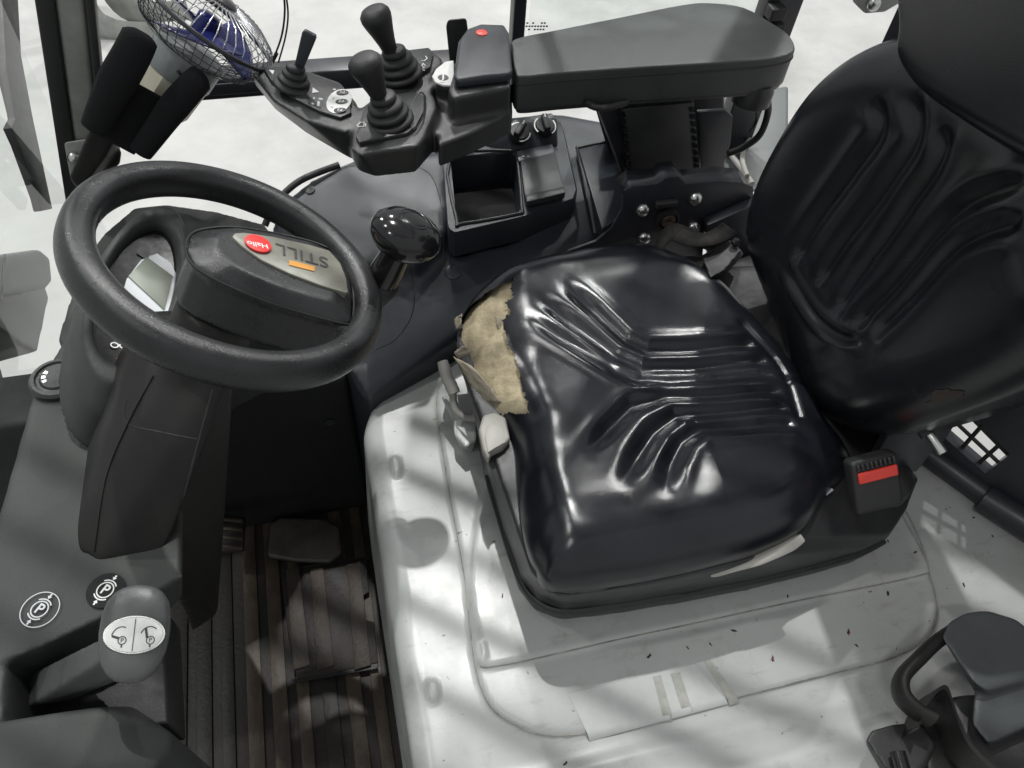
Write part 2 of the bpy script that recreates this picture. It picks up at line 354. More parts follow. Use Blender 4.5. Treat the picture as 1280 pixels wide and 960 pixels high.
hull('cab_floor', aabb(-1.02, .42, -.62, .80, -.10, -.032), None, None, 0)['kind'] = 'structure'
bpy.data.objects['cab_floor'].data.materials.append(M['rubber'])
# ================================================================== HOOD
HZ = .38
def poly2(px, z): return [at(*p, z=z)[:2] for p in px]
hood = thing('engine_hood', 'light grey painted steel hood under the seat, scratched and grimy', 'hood', (0, 0, 0))
def smooth(t): t = np.clip(t, 0, 1); return t*t*(3-2*t)
def sdist(px, py, poly):
    poly = np.array(poly); d, _ = seg_dist(px, py, np.vstack([poly, poly[:1]])); ins = inside(np.stack([px.ravel(), py.ravel()], 1), poly).reshape(px.shape); return np.where(ins, d, -d)
def hood_mesh():
    xf = -.352; r = .028
    prof = [(xf-.018, 0.0), (xf-.014, .12), (xf-.008, .22), (xf-.002, .31), (xf, HZ-r)]
    for a in np.linspace(0, 90, 9)[1:]: prof.append((xf+r*(1-math.cos(math.radians(a))), HZ-r+r*math.sin(math.radians(a))))
    xs = np.arange(xf+r+.004, .85, .0035); prof += [(x, HZ) for x in xs]; prof = np.array(prof)
    ys = np.arange(-.62, .345, .0035)
    Xg, Yg = np.meshgrid(prof[:, 0], ys, indexing='ij'); Zg = np.broadcast_to(prof[:, 1][:, None], Xg.shape).copy(); Xg = Xg.copy()
    # corner sweeps back at the far end
    Xg += np.where(Zg < HZ+1, .05*smooth((Yg-.20)/.14)*np.clip(1-(Xg-xf)/.10, 0, 1), 0)
    e1 = catmull([(*p,) for p in poly2([(548, 488), (556, 580), (580, 720), (598, 850), (640, 905), (735, 917), (1000, 852), (1110, 824), (1162, 790), (1165, 735), (1130, 660), (1060, 560), (900, 400), (700, 380), (590, 440)], HZ)], 6, True)
    e2 = catmull([(*p,) for p in poly2([(590, 700), (603, 815), (620, 836), (800, 797), (1000, 754), (1140, 724), (1158, 712), (1150, 680), (1110, 610), (1000, 480), (800, 420), (640, 520)], HZ)], 4, True)
    top = (Zg >= HZ-1e-6)
    z = Zg+np.where(top, .008*smooth(sdist(Xg, Yg, e1)/.006+.5)+.006*smooth(sdist(Xg, Yg, e2)/.007+.5), 0)
    # beads pressed along the outline and waviness of the sheet
    for px, l in (((598, 818), (.0, .016)), ((541, 864), (.0, .013)), ((495, 584), (.0, .017))):
        c = at(*px, z=HZ); d = np.hypot((Xg-c[0])/.0075, (Yg-c[1])/l[1]); z += np.where(top, .0065*smooth((1.25-d)/.5), 0)
    z += np.where(top, .0012*np.sin(Xg*17+Yg*9)+.0009*np.sin(Yg*31-Xg*7), 0)
    z += np.where(top, -.01*smooth((-.275-Yg)/.02)*0, 0)
    for k, (o, wd) in enumerate(((-.30, .012), (-.345, .012))): z += np.where(top, .004*np.exp(-(((Yg-(o+.0*Xg))/wd)**2)), 0)
    n, m_ = Xg.shape; V = np.stack([Xg, Yg, z], 2).reshape(-1, 3); Fc = [(i*m_+j, (i+1)*m_+j, (i+1)*m_+j+1, i*m_+j+1) for i in range(n-1) for j in range(m_-1)]
    L0, L1 = at(1133, 558, z=.38), at(1287, 670, z=.38); dl = L1-L0
    Fc = [f for f in Fc if (V[f[0]][0]-L0[0])*dl[1]-(V[f[0]][1]-L0[1])*dl[0] > -.004 or V[f[0]][0] < 0]
    global HGRID, E1, E2; HGRID = (prof[:, 0], ys, z); E1, E2 = e1, e2
    return tomesh('hood_panel', V, Fc, True)
hood_panel = link('hood_panel', hood_mesh(), M['hood'], hood)
def hz(px, py): return at(px, py, z=HZ+.0145)
def hz_at(x, y): return HGRID[2][min(np.searchsorted(HGRID[0], x), len(HGRID[0])-1), min(np.searchsorted(HGRID[1], y), len(HGRID[1])-1)]
M['crease'] = mat('crease_grime', (.24, .23, .21), .8, .4, 60)
def hzl(x, y):
    i = int(np.clip(np.searchsorted(HGRID[0], x)-1, 0, len(HGRID[0])-2)); j = int(np.clip(np.searchsorted(HGRID[1], y)-1, 0, len(HGRID[1])-2)); Z = HGRID[2]
    a = (x-HGRID[0][i])/(HGRID[0][i+1]-HGRID[0][i]); b = (y-HGRID[1][j])/(HGRID[1][j+1]-HGRID[1][j])
    return Z[i, j]*(1-a)*(1-b)+Z[i+1, j]*a*(1-b)+Z[i, j+1]*(1-a)*b+Z[i+1, j+1]*a*b
for E_, sl in ((E1, slice(0, 74)), (E2, slice(6, 34))):
    q = [np.array((p[0], p[1], hzl(p[0], p[1])+.0002)) for p in catmull(E_[sl], 3)]
    tube('crease_line', q, .0010, M['crease'], hood, 6, smooth=0)
def drape(name, quad, mt, n=14, off=.0005):
    Q = [np.array(at(*p, z=HZ+.008)) for p in quad]; V = []; Fc = []
    for i in range(n+1):
        for j in range(n+1):
            s_, t_ = i/n, j/n; p = Q[0]*(1-s_)*(1-t_)+Q[1]*s_*(1-t_)+Q[2]*s_*t_+Q[3]*(1-s_)*t_; V.append((p[0], p[1], max(hz_at(p[0]+dx, p[1]+dy) for dx in (-.002, .002) for dy in (-.002, .002))+off))
    for i in range(n):
        for j in range(n): Fc.append((i*(n+1)+j, (i+1)*(n+1)+j, (i+1)*(n+1)+j+1, i*(n+1)+j+1))
    return link(name, tomesh(name, V, Fc), M[mt], hood)
M['residue'] = mat('tape_residue', (.43, .445, .435), .55, .10, 30, dust=.5, dustcol=(.44, .44, .42))
M['residue_dark'] = mat('glue_residue', (.32, .32, .295), .6, .2, 60)
drape('tape_residue', ((710, 868), (868, 830), (912, 878), (738, 925)), 'residue')
for q in (((816, 846), (826, 844), (842, 900), (830, 902)), ((838, 842), (850, 840), (866, 888), (854, 892)), ((880, 826), (888, 824), (926, 876), (914, 880))): drape('glue_streak', q, 'residue_dark', 8, .0009)
# paint chips with real outlines
for px, py, s, mt in ((1061, 790, 5, 'chip'), (966, 823, 3.5, 'chip'), (812, 820, 4, 'chipdark'), (888, 805, 2, 'chipdark'), (1071, 807, 2.5, 'chipdark'), (917, 788, 3, 'chipdark'), (860, 810, 2, 'chipdark'), (707, 954, 3, 'chipdark'), (628, 745, 2.5, 'chipdark'), (1110, 742, 3, 'chipdark'), (1205, 731, 4, 'chipdark'), (1217, 647, 2.5, 'chipdark'), (1110, 676, 2.5, 'chipdark'), (1241, 670, 2, 'chipdark'), (985, 745, 2, 'chipdark'), (1145, 690, 2.5, 'chipdark')):
    c = at(px, py, z=HZ+.007)
    for _ in range(3):
        zc = HGRID[2][np.searchsorted(HGRID[0], c[0]), np.searchsorted(HGRID[1], c[1])]; c = at(px, py, z=zc+.0006)
    a0 = random.random()*3; s *= .72
    P_ = [c+s*.0011*(.5+.9*random.random())*(1.4*math.cos(t)*np.array((math.cos(a0), math.sin(a0), 0))+.6*math.sin(t)*np.array((-math.sin(a0), math.cos(a0), 0))) for t in np.arange(11)*2*math.pi/11]
    prism('paint_chip', P_, (0, 0, -.004), M[mt], hood, bevel=0)

# ================================================================== FLOOR MAT AND PEDALS
fm = thing('floor_mat', 'worn black ribbed rubber floor mat in the footwell', 'floor mat', (-.55, .05, 0))
hull('mat_sheet', aabb(-.98, -.362, -.50, .46, -.03, 0), M['mat'], fm, 0)
FZ = 0.004
for i, sx in enumerate((191, 223, 255, 287, 319, 351, 383, 415, 447, 479, 508)):
    x0 = at(sx, 900, z=FZ)[0]-.0115
    hull('rib', aabb(x0, x0+(.024 if i % 3 else .020), -.48, .30, -.005, .004), M['ribworn'] if i in (4, 5, 6, 8, 9) else M['mat'], fm, .0015, 2)
fp = [at(*p, z=.010) for p in ((352, 716), (398, 709), (458, 698), (462, 742), (452, 748), (449, 762), (456, 776), (468, 779), (473, 830), (420, 842), (372, 850), (360, 790))]
fo = prism('hatch_flap', fp, (0, 0, .007), M['mat'], fm, .002)
for sx, sy in ((358, 374), (388, 404), (434, 450)):
    P_ = [at(sx, 712 if sx < 420 else 706, z=.018), at(sy, 709 if sx < 420 else 702, z=.018), at(sy+14, 832, z=.018), at(sx+9, 838, z=.018)]
    prism('rib', P_, (0, 0, .003), M['ribdim'], fo, .001)
for nm, q in (('slot', ((352, 713), (460, 696), (461, 700), (354, 718))), ('slot', ((366, 850), (472, 830), (473, 836), (368, 854)))):
    prism(nm, [at(*p, z=.012) for p in q], (0, 0, .003), M['rubber'], fo, 0)
# pedals
pp = [at(*p, z=.024) for p in ((338, 655), (350, 646), (405, 648), (424, 658), (427, 690), (412, 702), (370, 700), (334, 694))]
pd = prism('accelerator_pedal', pp, (0.0, -.0, -.014), M['pedal'], None, .005, 3); tag(pd, 'wide worn pale rubber accelerator pedal above the mat hatch', 'pedal')
bp_ = [at(*p, z=.09) for p in ((268, 640), (306, 645), (304, 686), (268, 690))]
bp2 = thing('brake_pedal', 'small ribbed brake pedal beside the steering column cover', 'pedal', at(285, 665, z=.08))
prism('pedal_pad', bp_, (0, 0, -.014), M['mat'], bp2, .004)
for k in range(4):
    q = [at(272, 646+11*k, z=.0935), at(303, 649+11*k, z=.0935), at(303, 653+11*k, z=.0935), at(272, 650+11*k, z=.0935)]
    prism('grip_rib', q, (0, 0, -.005), M['ribworn'], bp2, .001)

# ================================================================== SIDE CONSOLE
sc = thing('side_console', 'smooth blue black plastic side console right of the seat', 'console', (-.15, .45, 0))
def lower(pts, z): return [np.array((p[0], p[1], z)) for p in pts]
A1 = [at(338, 285, z=.47), at(350, 255, z=.49), at(380, 228, z=.51), at(425, 208, z=.52), at(560, 150, z=.52), at(700, 140, z=.525), at(755, 150, z=.525), at(790, 180, z=.52)]
A2 = [at(800, 235, z=.51), at(770, 285, z=.49), at(652, 330, z=.475)]
A3 = [at(590, 372, z=.43), at(560, 425, z=.415), at(500, 470, z=.41), at(458, 500, z=.405), at(440, 470, z=.42)]
top = A1+A2+A3
P1 = top+lower(top, .03)
P2 = [at(345, 262, z=.49), at(430, 205, z=.53), at(560, 190, z=.53), at(560, 290, z=.51), at(520, 330, z=.5), at(440, 330, z=.485)]
P2 = P2+lower(P2, .3)
P3 = aabb(-1.0, -.372, .300, .40, -.02, .40)+[np.array((-.36, .30, .40)), np.array((-.36, .30, 0))]
TZ = .536
def trp(px, z=TZ): return [at(*p, z=z) for p in px]
inner = trp(((563, 197), (640, 189), (646, 194), (652, 258), (646, 268), (578, 280), (571, 276)))
tcut = [np.mean(inner, 0)+(p-np.mean(inner, 0))*1.03 for p in inner]
console = blob('console_shell', [P1, P2], M['console'], sc, .006, 10, cut=[lower(tcut, .43)+lower(tcut, .75)])
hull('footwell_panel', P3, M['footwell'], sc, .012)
# far seal line
tube('edge_seal', [at(331, 282, z=.475), at(345, 254, z=.497), at(375, 226, z=.517), at(424, 206, z=.527)], .0055, M['rubber'], sc)
# cover joint lines and small recessed caps
seam('joint_line', console, [(512, 330), (518, 372), (512, 400), (494, 424), (470, 437)], .0011, M['rubber'], sc)
seam('joint_line', console, [(448, 205), (520, 208), (548, 240), (556, 330)], .0011, M['rubber'], sc)
lathe('cap', [(.0135, -.003), (.0135, .002), (.011, .003), (0.001, .003)], *surf(console, 566, 340, -.001), M['console'], sc, 24)
lathe('screw', [(.008, -.004), (.008, .001), (.004, .0015), (.001, 0)], *surf(console, 388, 238, .001), M['rubber'], sc, 16)
lathe('screw', [(.008, -.004), (.008, .001), (.004, .0015), (.001, 0)], at(412, 528, y=.298), (0, -1, .1), M['rubber'], sc, 16)
# side pocket lid with a dark joint
lid = [at(*p, z=.527) for p in ((722, 186), (762, 176), (785, 195), (800, 250), (752, 288))]
prism('pocket_lid', lid, (0, 0, .004), M['console'], sc, .0015)
tube('joint_line', [at(760, 177, z=.531), at(726, 184, z=.531), at(722, 190, z=.531), at(735, 240, z=.527), at(744, 292, z=.50)], .0028, M['rubber'], sc, 6)
# storage tray unit
tu = thing('tray_unit', 'black storage tray with lidded compartment and two rotary knobs on side console', 'tray', at(640, 220, z=.52))
def trp(px, z=TZ): return [at(*p, z=z) for p in px]
outer = trp(((554, 200), (556, 190), (600, 178), (640, 150), (694, 146), (703, 152), (722, 236), (718, 248), (655, 270), (566, 291), (560, 284)))
inner = trp(((563, 197), (640, 189), (646, 194), (652, 258), (646, 268), (578, 280), (571, 276)))
def ring_prism(name, o, i, depth, mat_, parent, wall):
    c = np.mean(i, 0)
    def rs(P_):
        P_ = np.array(P_); an = np.arctan2(P_[:, 1]-c[1], P_[:, 0]-c[0]); out = []
        for t in np.linspace(-math.pi, math.pi, 72, endpoint=False):
            d = np.array((math.cos(t), math.sin(t))); best = 0
            for k in range(len(P_)):
                a, b = P_[k][:2]-c[:2], P_[(k+1) % len(P_)][:2]-c[:2]; e = b-a; den = d[0]*e[1]-d[1]*e[0]
                if abs(den) < 1e-9: continue
                r = (a[0]*e[1]-a[1]*e[0])/den; q = (a[0]*d[1]-a[1]*d[0])/den
                if r > 0 and -1e-6 <= q <= 1+1e-6: best = max(best, r)
            out.append(np.array((c[0]+d[0]*best, c[1]+d[1]*best, P_[0][2])))
        return np.array(out)
    ro, ri = rs(o), rs(i); n = 72; dn = np.array((0, 0, 1.))
    rows = [ro-dn*wall, ro-dn*.003, ro+(ri-ro)*.03, ri+(ro-ri)*.04, ri-dn*.003, c+(ri-c)*.95-dn*depth]
    V = np.vstack(rows); Fc = [(r*n+k, r*n+(k+1) % n, (r+1)*n+(k+1) % n, (r+1)*n+k) for r in range(len(rows)-1) for k in range(n)]; Fc.append(tuple(5*n+k for k in range(n)))
    return link(name, tomesh(name, V, Fc, True, 35), mat_, parent)
ring_prism('tray_frame', outer, inner, .065, M['console'], tu, .05)
prism('tray_floor_shade', [np.mean(inner, 0)+(p-np.mean(inner, 0))*.93-np.array((0, 0, .0645)) for p in inner], (0, 0, .002), M['cloth'], tu, 0)  # dark sheet on the tray floor, painting in the shade of the recess
tube('tray_lip', [p+np.array((0, 0, .001)) for p in inner], .0028, M['plastic'], tu, 8, closed=True, smooth=3)
prism('compartment_lid', trp(((650, 206), (694, 196), (704, 243), (656, 255)), TZ+.002), (0, 0, .010), M['plastic'], tu, .002)
prism('lid_lip', trp(((656, 251), (704, 240), (706, 248), (658, 260)), TZ+.004), (0, 0, .012), M['plastic'], tu, .002)
sw = prism('switch_strip', trp(((645, 193), (690, 184), (693, 195), (648, 206)), TZ+.002), (0, 0, .007), M['console'], tu, .0015)
for px in (654, 660): lathe('indicator_lamp', [(.0022, 0), (.0022, .001), (.0005, .0015)], at(px, 196, z=TZ+.009), (0, 0, 1), M['greyplastic'], sw, 10)
kb = [at(600, 180, z=TZ+.001), at(610, 172, z=TZ+.001), at(630, 160, z=TZ+.03), at(648, 146, z=TZ+.034), at(690, 140, z=TZ+.034), at(697, 148, z=TZ+.03), at(697, 182, z=TZ+.002), at(640, 190, z=TZ+.001)]
hull('knob_panel', kb+lower(kb, TZ-.01), M['console'], tu, .004)
for px, py, rot in ((649, 166, .9), (681, 158, 1.6)):
    o = at(px, py, z=TZ+.026); ax = nz((0, -.35, 1)); a, b, n = frame(ax, (math.cos(rot), math.sin(rot), 0))
    k = lathe('rotary_knob', [(.0165, -.012), (.0165, .004), (.0155, .006), (.001, .0065)], o, ax, M['rubber'], tu, 28)
    hull('grip_bar', boxpts(o-a*.0155-b*.0052+n*.005, a*.031, b*.0104, n*.011), M['rubber'], k, .0025)
    hull('pointer', boxpts(o+a*.007-b*.001+n*.0163, a*.008, b*.002, n*.0004), M['white'], k, 0)
    ringmesh('scale_print', o-n*.0115, a, b, .0172, .0195, M['white'], k, off=.014, a0=.5, a1=2.2); ringmesh('scale_print', o-n*.0115, a, b, .0172, .0195, M['white'], k, off=.014, a0=3.6, a1=5.2)

# ================================================================== SEAT
TH = math.radians(-6.5)
SA = np.array((math.cos(TH), math.sin(TH), 0)); SB = np.array((-math.sin(TH), math.cos(TH), 0)); SO = np.array((0, .09, 0)); UPZ = np.array((0, 0, 1.))
def ab(p): d = np.array(p)-SO; return (d@SA, d@SB)
def apx(px, py, z): return ab(at(px, py, z=z))
seat = thing('driver_seat', 'black vinyl driver seat with moulded ribs and a torn front corner', 'seat', (SO[0], SO[1], .39))
SZ = .535
out_px = [(700, 736), (668, 706), (652, 655), (646, 600), (640, 548), (612, 500), (588, 462), (572, 425), (574, 395), (598, 366), (640, 345), (690, 330), (745, 319), (800, 315), (845, 330), (885, 352), (950, 400), (1003, 452), (1040, 515), (1072, 572), (1040, 612), (1003, 662), (950, 688), (900, 702), (800, 724)]
c_out = [apx(px, py, SZ) for px, py in out_px]
def grv(pts): return np.array([apx(540+x/2.37, 280+y/2.37, .566) for x, y in pts])
grooves = [grv(q) for q in (
    [(262, 285), (420, 372), (545, 442), (610, 466), (700, 468), (1030, 440)],
    [(290, 232), (420, 322), (540, 400), (620, 432), (760, 425), (1010, 400)],
    [(365, 190), (470, 268), (570, 352), (640, 378), (760, 372), (970, 352)],
    [(430, 735), (520, 620), (590, 545), (690, 512), (860, 504), (1050, 488)],
    [(540, 830), (600, 715), (655, 630), (725, 572), (860, 560), (1070, 540)],
    [(672, 850), (700, 730), (735, 655), (790, 612), (900, 605), (1085, 588)])]
def cushion_h(u, v, d):
    h = .040+.012*np.exp(-((v-.19)/.08)**2)+.013*np.exp(-((v+.185)/.08)**2)*smooth((u+.25)/.1)
    h += .005*np.exp(-((u+.13)/.08)**2)-.010*np.exp(-((u-.10)/.11)**2-(v/.12)**2)
    h -= .022*smooth((u-.13)/.13)
    h -= .018*smooth((-.12-u)/.09)
    for g in grooves:
        dd, t = seg_dist(u, v, g); fade = smooth(t/.22)*smooth((1-t)/.06)
        h += fade*(-.0068*np.exp(-(dd/.0100)**2)+.0024*np.exp(-((dd-.019)/.0095)**2))
    # rear arc of the pressed panel and the piped seam across
    dd, t = seg_dist(u, v, np.array([apx(*p, .55) for p in ((925, 415), (965, 450), (985, 480), (995, 525))])); h -= .005*np.exp(-(dd/.006)**2)
    dd, t = seg_dist(u, v, np.array([apx(*p, .55) for p in ((980, 477), (1030, 474))])); h -= .004*np.exp(-(dd/.004)**2)
    # soft wrinkles
    h += .0008*np.sin(u*90+v*40)*np.exp(-(d/.05)**2)+.0006*np.sin(v*120-u*30)*np.exp(-(d/.08)**2)
    return h
tear_px = [(556, 440), (552, 392), (580, 384), (605, 378), (640, 371), (636, 381), (641, 392), (629, 396), (638, 407), (627, 415), (632, 436), (640, 452), (645, 470), (653, 498), (661, 524), (652, 522), (640, 514), (625, 506), (612, 500), (590, 500)]
tear = np.array([apx(px, py, .553) for px, py in tear_px])
def rough_poly(P, amp, n=6):
    out = []
    for i in range(len(P)):
        a, b = P[i], P[(i+1) % len(P)]
        for t in np.arange(n)/n: out.append(a+(b-a)*t+rng.normal(size=2)*amp)
    return np.array(out)
tearj = rough_poly(tear, .0011)
V, Fc, _ = pad_mesh('cushion', c_out, SO+UPZ*SZ, SA, SB, UPZ, cushion_h, R=.056, edge=.05, thick=.016, nth=520, rings=120, hole=tearj)
cush = link('cushion', tomesh('cushion', V, Fc), M['leather'], seat)
def foam_h(u, v, d): return cushion_h(u, v, d)-.0085-.0035*np.sin(u*120+1)*np.sin(v*95)-.0018*np.sin(u*310+v*170)*np.sin(v*270-u*90)-.004*smooth((v-.08)/.02)*smooth((.13-v)/.02)-.006*np.exp(-((u+.17)/.03)**2-((v-.10)/.03)**2)
V, Fc, _ = pad_mesh('foam', [tuple(np.array(p)*.988) for p in c_out], SO+UPZ*SZ, SA, SB, UPZ, foam_h, R=.056, edge=.05, thick=.016, nth=240, rings=60)
tx = np.array([apx(px, py, .553) for px, py in [(535, 470), (530, 370), (580, 350), (655, 350), (675, 400), (690, 545), (620, 530), (560, 500)]])
cen = np.array([(np.array(V)[list(f)].mean(0)-SO) for f in Fc]); keep = inside(np.stack([cen@SA, cen@SB], 1), tx); Fc2 = [f for f, k in zip(Fc, keep) if k and len(f) == 4]
used = sorted({i for f in Fc2 for i in f}); mp_ = {i: k for k, i in enumerate(used)}
link('torn_foam', tomesh('torn_foam', np.array(V)[used], [[mp_[i] for i in f] for f in Fc2]), M['foam'], cush, label='exposed yellowed foam in the torn front corner')
# curled vinyl flaps
def flap(name, px, zs, mat_, curl=.012):
    P_ = np.array([at(*p, z=z) for p, z in zip(px, zs)]); n = 8; V = []; Fc = []
    for i in range(n+1):
        s = i/n
        for j in range(n+1):
            t = j/n; p = P_[0]*(1-s)*(1-t)+P_[1]*s*(1-t)+P_[2]*s*t+P_[3]*(1-s)*t
            V.append(p+UPZ*curl*math.sin(math.pi*t)*.5+rng.normal(size=3)*.0006)
    for i in range(n):
        for j in range(n): Fc.append((i*(n+1)+j, (i+1)*(n+1)+j, (i+1)*(n+1)+j+1, i*(n+1)+j+1))
    o = link(name, tomesh(name, V, Fc), mat_, cush); m = o.modifiers.new('thick', 'SOLIDIFY'); m.thickness = .0012; return o
flap('vinyl_flap', ((636, 382), (653, 391), (648, 372), (641, 357)), (.561, .562, .573, .578), M['backing'], .004)
flap('vinyl_flap', ((622, 412), (636, 415), (632, 398), (620, 396)), (.556, .556, .566, .564), M['backing'], .003)
flap('vinyl_flap', ((567, 440), (578, 432), (590, 440), (572, 450)), (.535, .545, .54, .525), M['backing'], .004)
flap('vinyl_flap', ((566, 446), (606, 510), (628, 504), (600, 468)), (.535, .512, .535, .546), M['backing'], .008)
flap('vinyl_flap', ((568, 400), (578, 392), (576, 408), (570, 412)), (.535, .545, .54, .53), M['backing'], .003)
lip = [p for a, b in zip(tear_px[2:16], tear_px[3:17]) for p in [(a[0]+(b[0]-a[0])*t+random.uniform(-1.2, 1.2), a[1]+(b[1]-a[1])*t+random.uniform(-1.2, 1.2)) for t in (0, .33, .66)]]
lp3 = [surf(cush, x+1.5, y-.5, .0012)[0] for x, y in lip]; lp3 = [p for p in lp3 if p is not None]
ok = [lp3[0]]
for p in lp3[1:]:
    if np.linalg.norm(p-ok[-1]) < .03: ok.append(p)
tube('torn_edge', ok, [.0009+.0007*random.random() for _ in ok], M['backing'], cush, 6, smooth=0)
# base tray
base_px = [(596, 556), (608, 610), (628, 680), (648, 738), (668, 764), (700, 776), (760, 770), (850, 755), (930, 740), (1000, 723), (1060, 706), (1092, 690), (1112, 660), (1128, 620)]
b_lo = [at(*p, z=.405) for p in base_px]+[SO+SA*.30+SB*.14+UPZ*.405, SO+SA*.12+SB*.22+UPZ*.405, SO-SA*.05+SB*.22+UPZ*.405, SO-SA*.19+SB*.14+UPZ*.405]
cen_ = np.mean(b_lo, 0)
b_mid = [p+(0, 0, .05) for p in b_lo]; b_hi = [SO+SA*a_+SB*b_+UPZ*(SZ-.012) for a_, b_ in [(q[0]*1.015, q[1]*1.015) for q in c_out]]
blob('seat_base', [b_lo+b_mid, b_mid+b_hi], M['plastic'], seat, .0035, 8)
lo2 = [cen_+(p-cen_)*.985+(0, 0, .032) for p in b_lo]; 
tube('base_groove', [np.array((p[0], p[1], .437))+nz(np.array((p[0], p[1], 0))-np.array((cen_[0], cen_[1], 0)))*.0 for p in b_lo[1:12]], .004, M['rubber'], seat, 6)
# grey weight knob and front grip
kp = [at(*p, z=.522) for p in ((598, 545), (603, 527), (618, 523), (632, 530), (637, 556), (628, 566), (614, 572), (610, 582), (603, 570))]
kn = prism('adjust_handle', kp, (0, 0, .016), M['greyplastic'], seat, .004, 3)
prism('handle_recess', [at(*p, z=.539) for p in ((606, 545), (609, 532), (620, 529), (628, 534), (632, 553), (618, 561), (610, 566))], (0, 0, .0012), M['greyplastic'], kn, .0005)
prism('handle_bracket', [at(*p, z=.50) for p in ((596, 520), (606, 505), (640, 515), (645, 560), (636, 590), (612, 590))], (0, 0, .02), M['rubber'], seat, .006)
# pale lever on the near side
lv = np.array([at(*p, z=z) for p, z in (((888, 719), .503), ((915, 709), .511), ((945, 699), .519), ((975, 686), .526), ((1003, 672), .532))])
tube('tilt_lever', lv, np.interp(np.linspace(0, 1, 25), [0, .1, .5, .85, 1], [.002, .004, .0065, .007, .004]), M['greyplastic'], seat, 12, smooth=6, ell=(.55, 1.25), up=(0, 0, 1))
tube('vinyl_edge', [at(1008, 640, z=.52), at(1012, 650, z=.512), at(1006, 662, z=.505), at(996, 672, z=.50)], .003, M['backing'], seat, 8)
# backrest
BL = math.radians(2)
BW = np.array(UPZ)*math.cos(BL)+SA*math.sin(BL); BN = np.cross(BW, SB); BN = BN if BN@SA < 0 else -BN
BO = SO+SA*.285+UPZ*.47
b_out = [(.00, .0), (.10, .012), (.175, .05), (.222, .12), (.245, .21), (.25, .30), (.238, .37), (.205, .43), (.15, .475), (.08, .50), (0, .505)]
b_out = b_out+[(-.08, .500), (-.15, .475), (-.195, .455), (-.22, .425), (-.222, .38), (-.198, .30), (-.16, .20), (-.118, .11), (-.065, .04)]
def bpx(px, py, off=.045): 
    p = atp(px, py, BO+BN*off, BN)-BO; return (p@SB, p@BW)
bgr = [catmull([bpx(*p) for p in q], 8) for q in (
    [(1108, 118), (1105, 165), (1075, 215), (1040, 275), (1015, 330)],
    [(1142, 110), (1142, 170), (1112, 225), (1065, 300), (1035, 360)],
    [(1180, 150), (1165, 205), (1130, 260), (1085, 335), (1055, 395)],
    [(1280, 225), (1210, 250), (1165, 290), (1115, 360), (1075, 412)],
    [(1280, 275), (1215, 295), (1180, 320), (1135, 375), (1098, 420)],)]
arc = catmull([bpx(*p) for p in ((1008, 320), (1015, 355), (1035, 395), (1065, 420), (1098, 425))], 8)
def back_h(u, v, d):
    h = .040+.075*np.clip(np.abs(u)/.25, 0, 1)**2.2*smooth(v/.15)*np.where(u > 0, 1, .45)+.022*np.exp(-((v-.16)/.11)**2)
    for g in bgr:
        dd, t = seg_dist(u, v, g); h += smooth(t/.1)*smooth((1-t)/.1)*(-.0078*np.exp(-(dd/.010)**2)+.0025*np.exp(-((dd-.018)/.009)**2))
    dd, t = seg_dist(u, v, arc); h += smooth(t/.2)*smooth((1-t)/.2)*(-.006*np.exp(-(dd/.006)**2)+.003*np.exp(-((dd-.012)/.007)**2))
    return h
V, Fc, _ = pad_mesh('backrest', b_out, BO, SB, BW, BN, back_h, R=.075, edge=.06, thick=.055, nth=420, rings=100)
back = link('backrest', tomesh('backrest', V, Fc), M['leather_dull'], seat)
# upper pad of the backrest
h_px = [(1131, -30), (1128, 30), (1126, 72), (1150, 112), (1200, 150), (1280, 200), (1330, 222), (1370, 200), (1390, 60), (1330, -60), (1200, -90)]
h_out = [bpx(*p, .11) for p in h_px]
V, Fc, _ = pad_mesh('upper_pad', h_out, BO+BN*.11, SB, BW, BN, lambda u, v, d: .014+0*u, R=.02, edge=.02, thick=.05, nth=240, rings=50)
link('upper_pad', tomesh('upper_pad', V, Fc), M['leather_dull'], back)
wc, wn_ = surf(back, 1182, 494)
V = [surf(back, 1182, 494, .0007)[0]]; Fc = []
for rr_ in (.4, .75, 1.0):
    for k in range(22):
        t = 2*math.pi*k/22; jit = 1+.25*math.sin(3*t+1)+.12*rng.normal()*(rr_ == 1); h_ = surf(back, 1182+21*rr_*jit*math.cos(t), 494+7*rr_*jit*math.sin(t)-.21*21*rr_*math.cos(t), .0007)[0]; V.append(h_ if h_ is not None else V[0])
for k in range(22):
    Fc.append((0, 1+k, 1+(k+1) % 22))
    for r_ in (0, 1): Fc.append((1+22*r_+k, 1+22*r_+(k+1) % 22, 1+22*(r_+1)+(k+1) % 22, 1+22*(r_+1)+k))
link('worn_patch', tomesh('worn_patch', V, Fc), M['scuff'], back, label='brown scuffed patch at the low edge of the backrest')
# recliner plate with bolt and belt buckle on the near side
RPO = SO-SB*.125
rp = [atp(px, py, RPO, SB) for px, py in ((1092, 575), (1108, 548), (1135, 530), (1172, 512), (1192, 516), (1194, 532), (1180, 552), (1160, 572), (1146, 590), (1128, 592), (1112, 600))]
prism('recliner_plate', rp, SB*.012, M['painted_steel'], seat, .002)
hull('side_bracket', [at(1010, 615, z=.49), at(1070, 590, z=.49), at(1130, 600, z=.47), at(1125, 640, z=.45), at(1060, 655, z=.46), at(1000, 660, z=.47)]+[at(1015, 640, z=.43), at(1120, 650, z=.42)], M['rubber'], seat, .014)
bx_o = atp(1158, 538, RPO, SB); lathe('recliner_bolt', [(.0062, 0), (.0062, .030), (.005, .032), (.001, .032)], bx_o, -SB+SA*.35-UPZ*.2, M['steel'], seat, 16)
lathe('hex_nut', [(.011, -.002), (.011, .006), (.006, .0065)], bx_o, -SB+SA*.35-UPZ*.2, M['painted_steel'], seat, 6)
